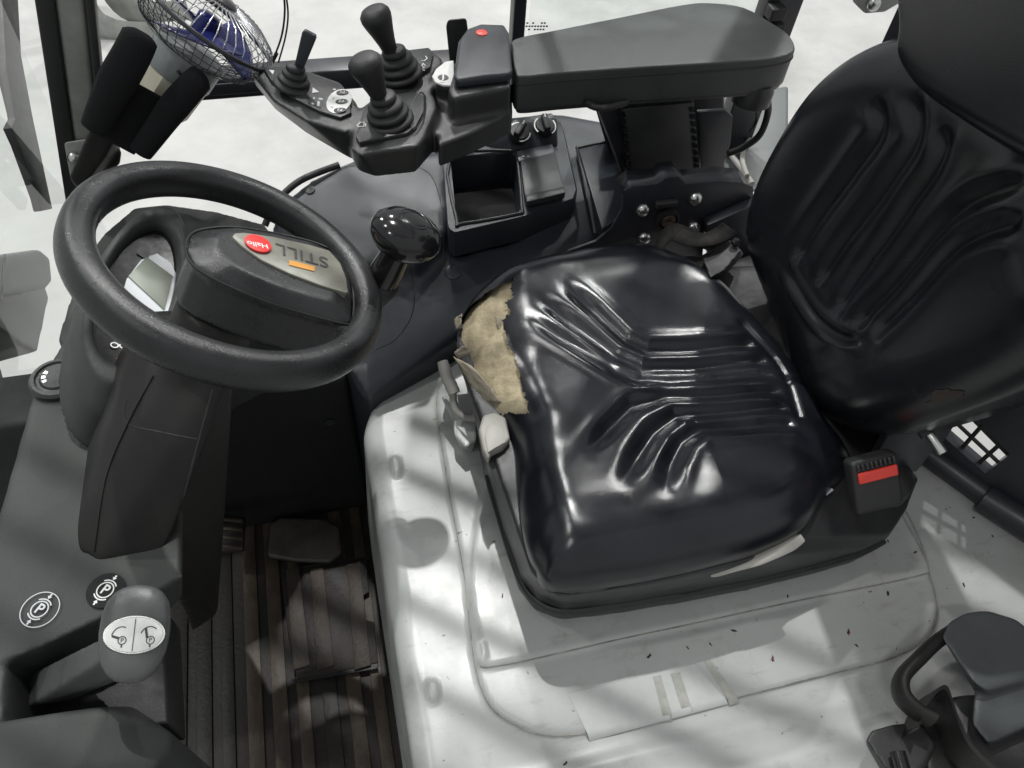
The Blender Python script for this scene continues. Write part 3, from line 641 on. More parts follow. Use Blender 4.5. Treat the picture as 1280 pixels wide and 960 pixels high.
fr = [at(*p, y=.40) for p in ((884, 282), (946, 255), (960, 350), (890, 352))]; prism('back_frame', fr, (0, .02, 0), M['painted_steel'], seat, .003)
hull('hinge_cover', [at(*p, z=.49) for p in ((878, 350), (915, 325), (950, 315), (1010, 440), (960, 415))]+[at(*p, z=.40) for p in ((870, 355), (950, 320), (1010, 450), (930, 420))], M['rubber'], seat, .012)
hull('seat_rear_block', [SO+SA*a_+SB*b_+UPZ*z_ for a_ in (.12, .36) for b_ in (-.16, .27) for z_ in (.39, .515)], M['rubber'], seat, .035, 5)
# buckle
bk = thing('seat_belt_buckle', 'black seat belt buckle with bright red release button', 'buckle', at(1095, 600, z=.52))
bn = nz((-.15, -.75, .66)); bo = at(1097, 598, z=.575); bu = nz(at(1125, 584, z=.575)-at(1070, 607, z=.575)); bu, bv, bn = frame(bn, bu)
hull('buckle_body', boxpts(bo-bu*.029-bv*.042-bn*.024, bu*.058, bv*.068, bn*.024), M['rubber'], bk, .006)
hull('release_button', boxpts(bo-bu*.024-bv*.001, bu*.048, bv*.014, bn*.0045)+[], M['red'], bk, .0025)
for k in range(9): hull('grip_tooth', boxpts(bo-bu*.0235+bu*.0054*k+bv*.0145, bu*.0030, bv*.0085, bn*.004), M['plastic'], bk, .001, 1)
tube('belt_tongue', [at(1040, 612, z=.53), at(1000, 640, z=.53)], .002, M['silver'], bk, 8, smooth=0)

# ================================================================== ARMREST AND BRACKET
ar = thing('armrest', 'padded dark grey armrest with vinyl top beside the backrest', 'armrest', at(800, 60, z=.72))
AZ = .775
apoly = [at(*p, z=AZ) for p in ((640, 62), (644, 48), (700, 36), (780, 20), (850, 6), (885, 3), (930, 9), (968, 30), (987, 44), (994, 58), (990, 66), (970, 72), (930, 76), (800, 84), (700, 91), (655, 95), (644, 90))]
apoly = list(catmull(apoly, 4, True))
prism('pad', [p-np.array((0, 0, .052)) for p in apoly], (0, 0, .052), M['armpad'], ar, .013, 5, limit=45)
pc = np.mean(apoly, 0); lowp = [pc+(p-pc)*.985-np.array((0, 0, .058)) for p in apoly]
prism('under_shell', lowp, (0, 0, .014), M['plastic'], ar, .003)
tube('pad_seam', [pc+(p-pc)*1.002-np.array((0, 0, .012)) for p in apoly[32:]+apoly[:4]], .0012, M['rubber'], ar, 6, smooth=0)
# ribbed support column
cy0 = .50
q = [at(778, 136, y=cy0), at(868, 128, y=cy0), at(874, 216, y=cy0), at(788, 222, y=cy0)]
prism('support_column', q, (0, .06, 0), M['plastic'], ar, .003)
for s0, s1 in (((779, 140), (788, 220)), ((865, 133), (872, 214))):
    for k in range(9):
        t0, t1 = (k+.15)/9, (k+.8)/9
        a = np.array(s0)*(1-t0)+np.array(s1)*t0; b = np.array(s0)*(1-t1)+np.array(s1)*t1
        prism('slot', [at(a[0]-2.5, a[1], y=cy0-.002), at(a[0]+2.5, a[1], y=cy0-.002), at(b[0]+2.5, b[1], y=cy0-.002), at(b[0]-2.5, b[1], y=cy0-.002)], (0, .004, 0), M['gloss'], ar, 0)
q = [at(872, 140, y=.56), at(908, 138, y=.56), at(917, 146, y=.56), at(914, 180, y=.56), at(902, 216, y=.56), at(876, 216, y=.56)]
prism('support_plate', q, (0, .01, 0), M['painted_steel'], ar, .004)
prism('side_bracket', [at(746, 132, y=.52), at(779, 132, y=.52), at(788, 222, y=.52), at(780, 225, y=.52), at(768, 190, y=.52)], (0, .03, 0), M['painted_steel'], ar, .003)
tube('corrugated_hose', catmull([at(731, 128, y=.46), at(745, 134, y=.45), at(762, 134, y=.45), at(784, 127, y=.46)], 14), [.0045+.001*(i % 2) for i in range(43)], M['rubber'], ar, 10, smooth=0)
tube('cable', [at(958, 118, z=.70), at(960, 140, z=.66), at(950, 168, z=.62), at(930, 184, z=.59), at(910, 192, z=.57)], .0055, M['rubber'], ar, 10)
tube('cable', [at(928, 122, z=.70), at(944, 134, z=.68), at(946, 150, z=.64), at(936, 165, z=.62)], .003, M['rubber'], ar, 8)
lathe('under_boss', [(.03, -.02), (.03, 0), (.025, .012), (.01, .012)], at(943, 110, z=.715), (0, 0, 1), M['plastic'], ar, 24)
hull('rear_bracket', [at(*p, y=.60) for p in ((742, 128), (905, 120), (905, 222), (770, 222))]+[at(*p, y=.64) for p in ((742, 128), (905, 120), (905, 222), (770, 222))], M['rubber'], ar, .004)
mb = thing('mounting_bracket', 'black steel mounting bracket with shiny rivets between seat and armrest', 'bracket', at(850, 260, y=.42))
PY = .42
plate = [(650, 334), (700, 318), (745, 302), (765, 285), (778, 262), (780, 240), (790, 232), (822, 230), (832, 222), (848, 220), (858, 230), (900, 226), (925, 228), (942, 234), (942, 252), (905, 262), (882, 275), (878, 330), (800, 345), (680, 345)]
prism('plate', [at(*p, y=PY) for p in plate], (0, .006, 0), M['painted_steel'], mb, .0018)
fl_ = [at(*p, y=PY) for p in ((778, 242), (790, 232), (822, 230), (832, 222), (848, 220), (858, 230), (900, 226), (930, 229))]
for a, b in zip(fl_[:-1], fl_[1:]):
    pass
tubeV = [p for p in fl_]+[p+np.array((0, .032, .004)) for p in fl_[::-1]]
n_ = len(fl_); Vv = fl_+[p+np.array((0, .032, .004)) for p in fl_]; Ff = [(i, i+1, n_+i+1, n_+i) for i in range(n_-1)]
ff = link('top_flange', tomesh('top_flange', Vv, Ff, True, 40), M['painted_steel'], mb); m = ff.modifiers.new('t', 'SOLIDIFY'); m.thickness = .005
for px, py in ((803, 262), (869, 248), (805, 297), (866, 284)): lathe('rivet', [(.0115, 0), (.0112, .003), (.009, .0065), (.005, .0088), (.0005, .0095)], at(px, py, y=PY), (0, -1, .05), M['steel'], mb, 24)
pv = at(833, 272, y=PY-.002)
lathe('pivot_ring', [(.020, 0), (.020, .010), (.015, .011), (.014, .004)], pv, (0, -1, 0), M['rubber'], mb, 28)
lathe('pivot_bolt', [(.0125, 0), (.0125, .009), (.011, .011), (.005, .011), (.004, .008), (.0005, .008)], pv, (0, -1, 0), M['rust'], mb, 20)
hull('pivot_clip', boxpts(at(820, 262, y=PY-.012), (.036, 0, 0), (0, .012, 0), (0, 0, .010)), M['rubber'], mb, .002)
# belt webbing bundle
sb = thing('folded_seat_belt', 'folded black seat belt webbing bundle tucked behind the cushion', 'seat belt', at(875, 310, z=.52))
def ribbon(name, path, wv, w_, mt, parent, th=.0016):
    P_ = catmull(path, 8); V = []; Fc = []; wv = nz(wv)
    for i, p in enumerate(P_):
        t = nz(P_[min(i+1, len(P_)-1)]-P_[max(i-1, 0)]); b = nz(wv-t*wv.dot(t)); V += [p-b*w_/2, p+b*w_/2]
    for i in range(len(P_)-1): Fc.append((2*i, 2*i+1, 2*i+3, 2*i+2))
    o = link(name, tomesh(name, V, Fc), M[mt], parent); m = o.modifiers.new('t', 'SOLIDIFY'); m.thickness = th; return o
dd_ = nz(at(895, 340, z=.57)-at(925, 300, z=.57))
blob('retractor_block', [[at(*p, z=.585) for p in ((878, 322), (912, 300), (927, 313), (906, 338), (888, 348))]+[at(*p, z=.54) for p in ((872, 322), (912, 300), (930, 318), (906, 345), (884, 352))]], M['rubber'], sb, .0025, 3)
ribbon('webbing', [at(818, 322, z=.555), at(828, 300, z=.575), at(842, 288, z=.588), at(866, 296, z=.592), at(892, 306, z=.592)], at(850, 312, z=.58)-at(846, 286, z=.58), .030, 'belt', sb)
ribbon('webbing', [at(846, 292, z=.595), at(868, 300, z=.603), at(894, 296, z=.602), at(912, 284, z=.598)], at(880, 320, z=.58)-at(874, 290, z=.58), .026, 'belt', sb)
ribbon('webbing', [at(838, 336, z=.56), at(858, 330, z=.575), at(878, 332, z=.582)], at(866, 350, z=.58)-at(856, 318, z=.58), .030, 'belt', sb)
lathe('belt_clip', [(.006, -.003), (.006, .003), (.001, .004)], at(920, 303, z=.592), (0, -.4, 1), M['gloss'], sb, 14)

# ================================================================== JOYSTICK CONSOLE
jc = thing('control_console', 'armrest front control console with three levers and moulded pods', 'control console', at(500, 170, z=.68))
def ring(px, z): return [at(*p, z=z) for p in px]
pod1 = ring([(314, 92), (322, 82), (345, 80), (385, 88), (425, 102), (446, 128), (447, 150), (432, 165), (380, 150), (340, 125)], .752)
pod1b = ring([(318, 105), (345, 138), (385, 168), (440, 200), (460, 180), (450, 150)], .702)+ring([(345, 100), (420, 125)], .702)
pod2 = ring([(438, 186), (440, 165), (452, 132), (470, 118), (520, 112), (542, 118), (546, 132), (530, 172), (522, 182), (450, 194)], .752)
pod2b = ring([(440, 198), (448, 214), (470, 222), (520, 216), (546, 186), (548, 150)], .705)
pod3 = ring([(478, 118), (484, 78), (500, 66), (542, 63), (553, 72), (550, 92), (540, 116)], .752)
neck = ring([(540, 118), (556, 112), (600, 108), (640, 104), (641, 140), (590, 165), (548, 182)], .735)
neck2 = [p-np.array((0, 0, .035)) for p in neck]
boxt = ring([(571, 74), (580, 58), (634, 54), (639, 108), (566, 122), (560, 112)], .772)
boxb = [p-np.array((0, 0, .055)) for p in boxt]
hornb = ring([(540, 100), (543, 90), (552, 80), (570, 76), (568, 112), (552, 108)], .757); hornb2 = [p-np.array((0, 0, .035)) for p in hornb]
blob('housing', [pod1+pod1b, pod2+pod2b, pod3+[p-np.array((0, 0, .05)) for p in pod3], neck+neck2, boxt+boxb, hornb+hornb2], M['plastic'], jc, .0028, 14)
JZ = .7545
def plate(name, px, z, mt, th=.0035, bev=.0015): return prism(name, ring(px, z), (0, 0, th), M[mt], jc, bev)
pl1 = plate('lever_panel', [(330, 90), (352, 88), (385, 95), (424, 110), (438, 132), (440, 146), (426, 152), (400, 144), (365, 126), (340, 106)], .750, 'plastic', .0065)
pl2 = plate('lever_panel', [(445, 176), (456, 140), (476, 125), (518, 120), (531, 126), (530, 145), (520, 164), (510, 172), (450, 184)], .750, 'plastic', .0075, .002)
pl3 = plate('lever_panel', [(484, 106), (488, 82), (502, 70), (536, 66), (542, 72), (538, 90), (525, 98), (490, 108)], .750, 'plastic', .0085, .002)
def jp(px, py, z=.7575): return at(px, py, z=z)
def bellows(o, ax, rs, h, parent):
    prof = []
    n = len(rs)
    for i, r in enumerate(rs):
        z0 = h*i/n; z1 = h*(i+1)/n
        prof += [(r*.93, z0+.0004), (r, z0+(z1-z0)*.22), (r*1.0, z0+(z1-z0)*.48), (r*.95, z0+(z1-z0)*.72), (r*.80, z0+(z1-z0)*.86)]
    prof += [(rs[-1]*.5, h), (.001, h)]
    return lathe('bellows', prof, o, ax, M['rubber'], parent, 36, 70)
def lever(base, toppx, rs, hb, knob, label):
    b = jp(*base); t = at(*toppx, y=b[1]+.004); ax = nz(t-b); L = np.linalg.norm(t-b)
    lv = thing('control_lever', label, 'lever', b)
    bellows(b-ax*.004, nz(ax+np.array((0, 0, .5))), rs, hb, lv)
    return lv, b, ax, L
hk = [(.0075, 0), (.0085, .004), (.010, .014), (.0125, .026), (.0155, .038), (.0168, .045), (.0165, .050), (.0135, .0545), (.008, .057), (.0005, .0578)]
lv1, b, ax, L = lever((487, 150), (453, 72), (.0305, .0268, .0225, .0165), .041, hk, 'front black rubber control lever on the middle pod')
lathe('knob', [(r*1.24, h*1.0) for r, h in hk], b+ax*(L-.055), ax, M['rubber'], lv1, 32, 70)
lathe('stem', [(.008, 0), (.0075, L-.05)], b, ax, M['rubber'], lv1, 16)
lv2, b, ax, L = lever((500, 92), (466, 12), (.0305, .0268, .0225, .0165), .041, hk, 'rear black rubber control lever standing on the far pod')
lathe('knob', [(r*1.20, h*1.05) for r, h in hk], b+ax*(L-.058), ax, M['rubber'], lv2, 32, 70)
lathe('stem', [(.008, 0), (.0075, L-.05)], b, ax, M['rubber'], lv2, 16)
lv3, b, ax, L = lever((367, 106), (388, 40), (.0255, .0205, .0160, .0125), .032, hk, 'short flat grey mini lever on the left pod')
u3, v3, n3 = frame(ax, (1, -.3, 0))
hull('paddle', [b+ax*h+u3*a_*sx+v3*c_*sy for h, a_, c_ in ((.022, .0055, .004), (.040, .0055, .004), (L-.004, .0088, .0052), (L, .0075, .004)) for sx in (-1, 1) for sy in (-1, 1)], M['console'], lv3, .002)
# membrane buttons
bfc = jp(424, 127, .7565); bfa = nz(jp(431, 108)-jp(417, 147)); bfa[2] = 0; bfb = np.cross(UPZ, bfa)
mp = prism('button_field', disc(bfc, bfa, bfb, .0275, 40, .0155), (0, 0, .0012), M['white'], jc, .0004)
for px, py, s in ((428, 116, 'F1'), (427, 127, 'F2'), (425, 138, 'F3')):
    c = jp(px, py, .7580); d = disc(c, (1, 0, 0), (0, 1, 0), .0078, 24, .0052); bt = prism('membrane_button', d, (0, 0, .0008), M['console'], mp, .0003)
    text('button_print', s, c+np.array((0, 0, .0009)), (-.9, .3, 0), (-.3, -.9, 0), .0072, M['white'], bt)
    prism('indicator_dot', disc(jp(px-10, py-4, .7579), (1, 0, 0), (0, 1, 0), .002, 10), (0, 0, .0003), M['silver'], mp, 0)
for q in (((336, 87), (343, 88), (341, 93)), ((391, 109), (399, 115), (390, 116))): flat('arrow_print', ring(q, .7572), M['white'], pl1)
prism('screw_cap', disc(jp(365, 114), (1, 0, 0), (0, 1, 0), .0028, 14), (0, 0, .0008), M['silver'], pl1, 0)
sym = prism('symbol_sticker', ring([(389, 116), (405, 121), (401, 135), (385, 129)], .7566), (0, 0, .0004), M['print_dark'], pl1, 0)
for q in ([(399, 122), (404, 123), (403, 125), (398, 124)], [(397, 126), (400, 127), (399, 133), (396, 132)], [(392, 121), (394, 122), (393, 124), (391, 123)], [(390, 128), (393, 129), (392, 131), (389, 130)]): flat('symbol_print', ring(q, .7573), M['silver'], sym)
def stroke(name, px, z, w_, mt, parent):
    V = []; Fc = []; P_ = [at(*p, z=z) for p in px]
    for i, p in enumerate(P_):
        t = nz(P_[min(i+1, len(P_)-1)]-P_[max(i-1, 0)]); nn = np.array((-t[1], t[0], 0)); V += [p-nn*w_/2, p+nn*w_/2]
    for i in range(len(P_)-1): Fc.append((2*i, 2*i+1, 2*i+3, 2*i+2))
    return link(name, tomesh(name, V, Fc, False), M[mt], parent)
for q in ([(532, 70), (534, 73), (530, 76), (527, 75)], [(530, 79), (527, 82), (531, 84), (526, 86)], [(524, 90), (528, 87), (531, 88)], [(528, 79), (532, 82)]): stroke('symbol_print', q, .7595, .0012, 'white', pl3)
for q in ([(446, 157), (450, 153), (455, 152), (455, 158), (448, 158), (446, 157)], [(457, 158), (457, 154)]): stroke('symbol_print', q, .7585, .0012, 'white', pl2)
tube('panel_emboss', ring([(525, 116), (518, 124), (513, 142), (514, 160), (520, 160), (529, 145), (532, 124), (529, 117)], .7570), .0010, M['plastic'], pl2, 6, True, 4)
# horn button and lid
hb = plate('horn_button', [(540, 98), (545, 89), (556, 80), (567, 78), (568, 110), (554, 109), (544, 105)], .758, 'white', .0035, .0012)
c = jp(554, 97, .7617); prism('horn_symbol', disc(c, (1, 0, 0), (0, 1, 0), .0072, 24), (0, 0, .0003), M['print_dark'], hb, 0)
stroke('horn_print', [(554, 92), (554, 99), (551, 102), (557, 102)], .7623, .0022, 'white', hb)
prism('console_lid', ring([(573, 62), (584, 47), (600, 41), (630, 42), (636, 52), (640, 100), (636, 104), (571, 112), (567, 106)], .772), (0, 0, .014), M['gloss' if 0 else 'console'], jc, .008, 4)
prism('red_lamp', disc(at(602, 43, z=.784), (1, 0, 0), (0, 1, 0), .0085, 16), (0, 0, .0035), M['red'], jc, .002)

# ================================================================== STEERING WHEEL
WC = np.array((-.4434, .1308, .8003)); WN = nz((.5315, .083, 1)); WU, WV, _ = frame(WN, (1, 0, 0))
sw_ = thing('steering_wheel', 'black steering wheel with single wide spoke and spinner knob', 'steering wheel', WC)
V = []; Fc = []; n1, n2 = 128, 28
for i in range(n1):
    t = 2*math.pi*i/n1; rd = math.cos(t)*WU+math.sin(t)*WV
    for k in range(n2):
        a = 2*math.pi*k/n2; ca, sa = math.cos(a), math.sin(a); q = .78
        rr = .0154*math.copysign(abs(ca)**q, ca); hh = .0179*math.copysign(abs(sa)**q, sa)
        V.append(WC+rd*(.1345+rr-.10*hh*(1 if ca > 0 else 0))+WN*hh)
for i in range(n1):
    for k in range(n2): Fc.append((i*n2+k, i*n2+(k+1) % n2, ((i+1) % n1)*n2+(k+1) % n2, ((i+1) % n1)*n2+k))
rim = link('rim', tomesh('rim', V, Fc), M['wheel'], sw_)
def wp(px, py, off=0): return atp(px, py, WC+WN*off, WN)
hub_px = [(232, 312), (236, 296), (252, 287), (290, 284), (340, 291), (395, 304), (428, 322), (438, 345), (442, 375), (440, 402), (430, 405), (390, 395), (340, 380), (295, 362), (262, 346), (240, 330)]
hub_top = [wp(*p, .004) for p in hub_px]; hc_ = np.mean(hub_top, 0)
hub_up = [hc_+(p-hc_)*.72+WN*.012 for p in hub_top]
low = [hc_+(p-hc_)*.98-WN*.055 for p in hub_top]
hubm = blob('hub', [hub_top+hub_up+[p-WN*.004 for p in hub_top]+[hc_+(p-hc_)*.97-WN*.006 for p in hub_top], [hc_+(p-hc_)*.965-WN*.004 for p in hub_top]+low], M['wheel'], sw_, .0026, 8)
blob('spoke_web', [[wp(430, 325, -.012), wp(452, 335, -.012), wp(455, 410, -.012), wp(432, 405, -.012), wp(425, 330, -.04), wp(450, 340, -.04), wp(453, 405, -.04), wp(425, 405, -.04)]], M['wheel'], sw_, .003, 5)
tube('hub_seam', [hc_+(p-hc_)*1.0+WN*.000 for p in hub_top], .0014, M['rubber'], sw_, 6, True, 6)
BO_ = .0150
bd = [wp(*p, BO_) for p in ((289, 299), (292, 295), (304, 294), (340, 299), (385, 309), (410, 316), (424, 332), (431, 350), (434, 368), (431, 369), (400, 360), (360, 345), (325, 328), (300, 310))]
bdg = prism('badge', bd, WN*.0035-WN*.012, M['badge'], sw_, .001)
bdg = prism('badge_face', [p+WN*.0036 for p in bd], WN*-.006, M['badge'], bdg, .001)
ru = nz(wp(345, 315)-wp(415, 335)); rv = np.cross(WN, ru)
bo2 = BO_+.0040
text('lettering', 'STILL', wp(378, 319, bo2), ru, rv, .024, M['print_dark'], bdg, .0004)
ob_ = [wp(*p, bo2+.0004) for p in ((362, 325), (394, 333), (393, 339), (361, 331))]; flat('orange_bar', ob_, M['orange'], bdg)
rs = prism('round_sticker', disc(wp(322, 306, bo2), WU, WV, .0130, 32, .0130), WN*.0025, M['redsticker'], sw_, .001)
text('sticker_text', 'Hallo', wp(322, 306, bo2+.0025), nz(ru+rv*.18), rv, .0096, M['white'], rs, .0004, .012)
kb0 = wp(474, 356, -.004); kax = nz(at(512, 282, y=kb0[1]-.0)-kb0); kax = nz(WN*.8+np.array((0.25, 0, .5)))
kn_ = thing('spinner_knob', 'glossy black spinner knob clamped on the steering wheel rim', 'knob', kb0)
lathe('knob_base', [(.014, -.03), (.018, -.012), (.0215, 0), (.0215, .006), (.019, .009), (.001, .009)], kb0, kax, M['rubber'], kn_, 28)
lathe('knob_stem', [(.0185, .004), (.0180, .024), (.0165, .044), (.0165, .060)], kb0, kax, M['gloss'], kn_, 32)
lathe('knob_ball', [(.014, .046), (.0205, .050), (.028, .057), (.0335, .066), (.0350, .074), (.0325, .082), (.026, .089), (.017, .0935), (.008, .0950), (.0004, .0952)], kb0, kax, M['gloss'], kn_, 44, 80, sx=1.14, sy=.96)
a_, b_, _ = frame(kax); V, Fc = tube_vf([kb0+kax*.0932+.015*(math.cos(t)*a_+math.sin(t)*b_) for t in np.arange(32)*2*math.pi/32], .0014, 8, True); link('knob_ring', tomesh('knob_ring', V, Fc), M['gloss'], kn_)

# ================================================================== STEERING COLUMN, DASH
sc2 = thing('steering_column', 'dark grey plastic steering column cover rising from the dash', 'steering column', at(180, 700, z=.4))
c1 = [at(170, 420, z=.69), at(160, 440, z=.68), at(215, 462, z=.705), at(265, 478, z=.70), at(290, 470, z=.70), at(96, 660, z=.575), at(94, 690, z=.56), at(118, 708, z=.556), at(205, 698, z=.55)]
c2 = [at(255, 478, z=.70), at(292, 474, z=.69), at(200, 706, z=.5), at(280, 640, z=.38), at(272, 770, z=.20), at(240, 792, z=.16), at(215, 700, z=.4)]
sh = np.array((0, .17, 0))
neckp = [WC-WN*d_+r_*(math.cos(t)*WU+math.sin(t)*WV) for d_, r_ in ((.05, .04), (.16, .045)) for t in np.arange(12)*math.pi/6]
c1f = [np.array((p[0], max(.185, p[1]+.05), p[2]-.01)) for p in c1]; c2f = [np.array((p[0], max(.18, p[1]+.05), p[2])) for p in c2]
blob('column_shroud', [c1+c1f, c2+c2f, neckp], M['column'], sc2, .004, 22)
def onsurf(px): return px
shroud = bpy.data.objects['column_shroud']
seam('seam', shroud, [(266, 486), (246, 560), (224, 640), (207, 692)], .0014, M['rubber'], sc2)
seam('seam', shroud, [(158, 500), (158, 528), (200, 540), (246, 549)], .0009, M['rubber'], sc2)
seam('seam', shroud, [(192, 470), (160, 530), (132, 600), (118, 690)], .0010, M['column'], sc2, .0006)

ds = thing('dashboard', 'dark grey moulded dashboard panel along the windscreen', 'dashboard', at(60, 640, z=.3))
def lz(pts, z): return list(pts)+lower(pts, z)
d1 = ring([(96, 400), (44, 482), (16, 600), (-8, 690), (-60, 850)], .560)+ring([(44, 812), (120, 772), (200, 738), (228, 722), (205, 690), (230, 500), (220, 420)], .560)
d2 = ring([(-30, 905), (112, 884), (128, 884), (88, 975), (-60, 1000)], .575)+ring([(165, 882), (214, 915), (216, 935), (170, 985)], .545)
d3 = ring([(-70, 850), (2, 858), (8, 835), (2, 910), (-70, 930)], .560)
d4 = ring([(70, 425), (100, 330), (130, 290), (168, 258), (205, 254), (270, 263), (330, 279), (340, 292), (345, 340), (300, 400), (200, 450)], .562)
d1b = [np.array((min(p[0]-.03, -.66), p[1], .40)) for p in d1]+[np.array((p[0]-.012, p[1], .515)) for p in d1]
blob('dash_shell', [d1+d1b, lz(d2, .30), lz(d3, .3), lz(d4, .40)], M['dash'], ds, .004, 6)
cavf = ring([(0, 820), (60, 790), (190, 745), (205, 760), (210, 905), (0, 930)], .47); hull('lever_well', lz(cavf, .40), M['rubber'], ds, .004)
for k, (px, py) in enumerate(((72, 475),)):
    o = at(px, py, z=.563); v = lathe('air_vent', [(.031, -.006), (.031, .003), (.028, .0065), (.024, .007), (.0225, .0045), (.019, .0045), (.017, .007), (.001, .0085)], o, (.05, 0, 1), M['plastic'], ds, 40, 40)
    for kk in range(3):
        a0 = 2.4+kk*.55
        ringmesh('vent_slot', o, np.array((1., 0, 0)), np.array((0, 1., 0)), .010, .015, M['gloss'], v, .0088, a0, a0+.38, 10)
# binnacle
bN = nz((.45, -.1, .9)); bO = at(165, 372, z=.640)
def bp3(px, py, off=0): return atp(px, py, bO+bN*off, bN)
bz = [(107, 405), (118, 352), (140, 310), (168, 280), (198, 267), (218, 274), (229, 300), (230, 340), (220, 385), (200, 425), (172, 460), (150, 476), (126, 468), (110, 440)]
bi = thing('instrument_binnacle', 'oval instrument binnacle with small LCD seen through the steering wheel', 'instrument', bO)
bm_ = [bp3(*p, 0) for p in bz]; bc_ = np.mean(bm_, 0); bzs = list(catmull(bm_, 3, True)); pcs = []
for a, b in zip(bzs, bzs[1:]+bzs[:1]):
    pcs.append([bc_+(q-bc_)*k_+bN*h_ for q in (a, b) for k_, h_ in ((.84, .000), (.93, .010), (1.06, .008), (1.22, -.03), (1.34, -.085), (.84, -.03))])
blob('bezel', pcs, M['dash'], bi, .0035, 6)
hull('backing', [bc_+(p-bc_)*.9-bN*.012 for p in bm_]+[bc_+(p-bc_)*.9-bN*.03 for p in bm_], M['rubber'], bi, 0)
fc = prism('display_face', [bp3(*p, -.011) for p in ((150, 378), (158, 350), (176, 326), (196, 318), (213, 330), (222, 348), (214, 385), (190, 420), (165, 420))], bN*.002, M['silver'], bi, 0)
prism('dark_panel', [bp3(*p, -.0115) for p in ((118, 420), (130, 360), (150, 318), (180, 290), (205, 285), (222, 300), (224, 345), (214, 338), (196, 318), (172, 330), (155, 360), (140, 430), (160, 450), (145, 466), (124, 455))], bN*.0015, M['gloss'], bi, 0)
prism('lcd_screen', [bp3(*p, -.009) for p in ((183, 322), (216, 346), (205, 388), (160, 346))], bN*.002, M['lcd'], fc, .0005)
prism('icon_tile', [bp3(*p, -.009) for p in ((177, 302), (188, 311), (184, 326), (171, 317))], bN*.001, M['print_dark'], fc, 0)
for (px, py, mt) in ((143, 432, 'white'), (154, 433, 'white'), (151, 450, 'red')):
    ringmesh('icon_print', bp3(px, py, -.0095), WU, WV, .0032, .0045, M[mt], bi, .001)
# stickers on the dash
def p_sticker(name, px, py, rx, ry, ang, dark, z, mtl, label):
    c = at(px, py, z=z); u = nz(at(px+10*math.cos(ang), py+10*math.sin(ang), z=z)-c); v = np.cross(UPZ, u)
    s = thing(name, label, 'sticker', c)
    if dark: prism('disc', disc(c, u, v, rx, 40, rx), (0, 0, .0006), M['gloss'], s, 0)
    else: ringmesh('outline', c, u, v, rx*.95, rx, M['silver'], s, .0004)
    zt = .0012; w0 = M[mtl]
    ringmesh('ring_print', c, u, v, rx*.40, rx*.47, w0, s, zt); text('letter', 'P', c, u, v, rx*.78, w0, s, zt, .02)
    ringmesh('shoe_print', c, u, v, rx*.53, rx*.60, w0, s, zt, math.radians(45), math.radians(135), 14); ringmesh('shoe_print', c, u, v, rx*.53, rx*.60, w0, s, zt, math.radians(225), math.radians(315), 14)
    for sg in (1, -1):
        b0 = c+UPZ*zt+v*sg*rx*.62; flat('arrow_print', [b0, b0+v*sg*rx*.16+u*rx*.13, b0+v*sg*rx*.16+u*rx*.05, b0+v*sg*rx*.30+u*rx*.05, b0+v*sg*rx*.30-u*rx*.05, b0+v*sg*rx*.16-u*rx*.05, b0+v*sg*rx*.16-u*rx*.13], w0, s)
    return s
p_sticker('brake_sticker', 132, 738, .0185, .02, .45, True, .5625, 'white', 'round black parking brake sticker next to the lever')
p_sticker('brake_sticker', 50, 762, .0185, .02, .45, False, .5625, 'silver', 'worn transparent parking brake sticker near the dash edge')

# ================================================================== PARKING BRAKE LEVER
pk = thing('parking_brake_lever', 'grey knobbed parking brake lever with white oval symbol sticker', 'brake lever', at(60, 870, z=.47))
kc = at(168, 792, z=.655); kN = nz((.05, -.42, .9)); ku, kv, _ = frame(kN, nz(at(185, 792, z=.655)-at(150, 792, z=.655)))
egg = []
for i in range(14):
    for k in range(20):
        th = math.pi*(i+.5)/14; ph = 2*math.pi*k/20; x, y, z = [math.copysign(abs(q_)**.8, q_) for q_ in (math.sin(th)*math.cos(ph), math.sin(th)*math.sin(ph), math.cos(th))]
        egg.append(kc+ku*.0285*x*(1+.06*y)+kv*.041*y+kN*(.022*z if z < 0 else .012*z))
stalk = [kc+p for p in ([ku*-.02+kv*-.02, ku*.015+kv*-.028, ku*-.02+kv*.0, ku*.015+kv*0])]
foot = [at(60, 862, z=.50)+d_ for d_ in (np.array((-.02, -.015, 0)), np.array((.03, -.015, 0)), np.array((-.02, .02, 0)), np.array((.03, .02, 0)), np.array((0, 0, -.03)))]
blob('knob', [egg], M['knobgrey'], pk, .0022, 6)
blob('stalk', [stalk+foot], M['knobgrey'], pk, .003, 5)
so = kc+kN*.0118+ku*.003
stk = prism('symbol_sticker', disc(so, ku, kv, .0228, 44, .0142), kN*.0018, M['white'], pk, .0006)
ringmesh('sticker_rim', so, ku, kv, .0228, .0245, M['steel'], stk, .001, ky=.63)
pt = lambda a, b: so+ku*a*.93+kv*b*.88+kN*.0022
def line3(name, pts, w_, mt, parent):
    V = []; Fc = []
    for i, p in enumerate(pts):
        t = nz(pts[min(i+1, len(pts)-1)]-pts[max(i-1, 0)]); nn = np.cross(kN, t); V += [p-nn*w_/2, p+nn*w_/2]
    for i in range(len(pts)-1): Fc.append((2*i, 2*i+1, 2*i+3, 2*i+2))
    return link(name, tomesh(name, V, Fc, False), M[mt], parent)
line3('divider', [pt(0, -.015), pt(0, .015)], .0006, 'print_dark', stk)
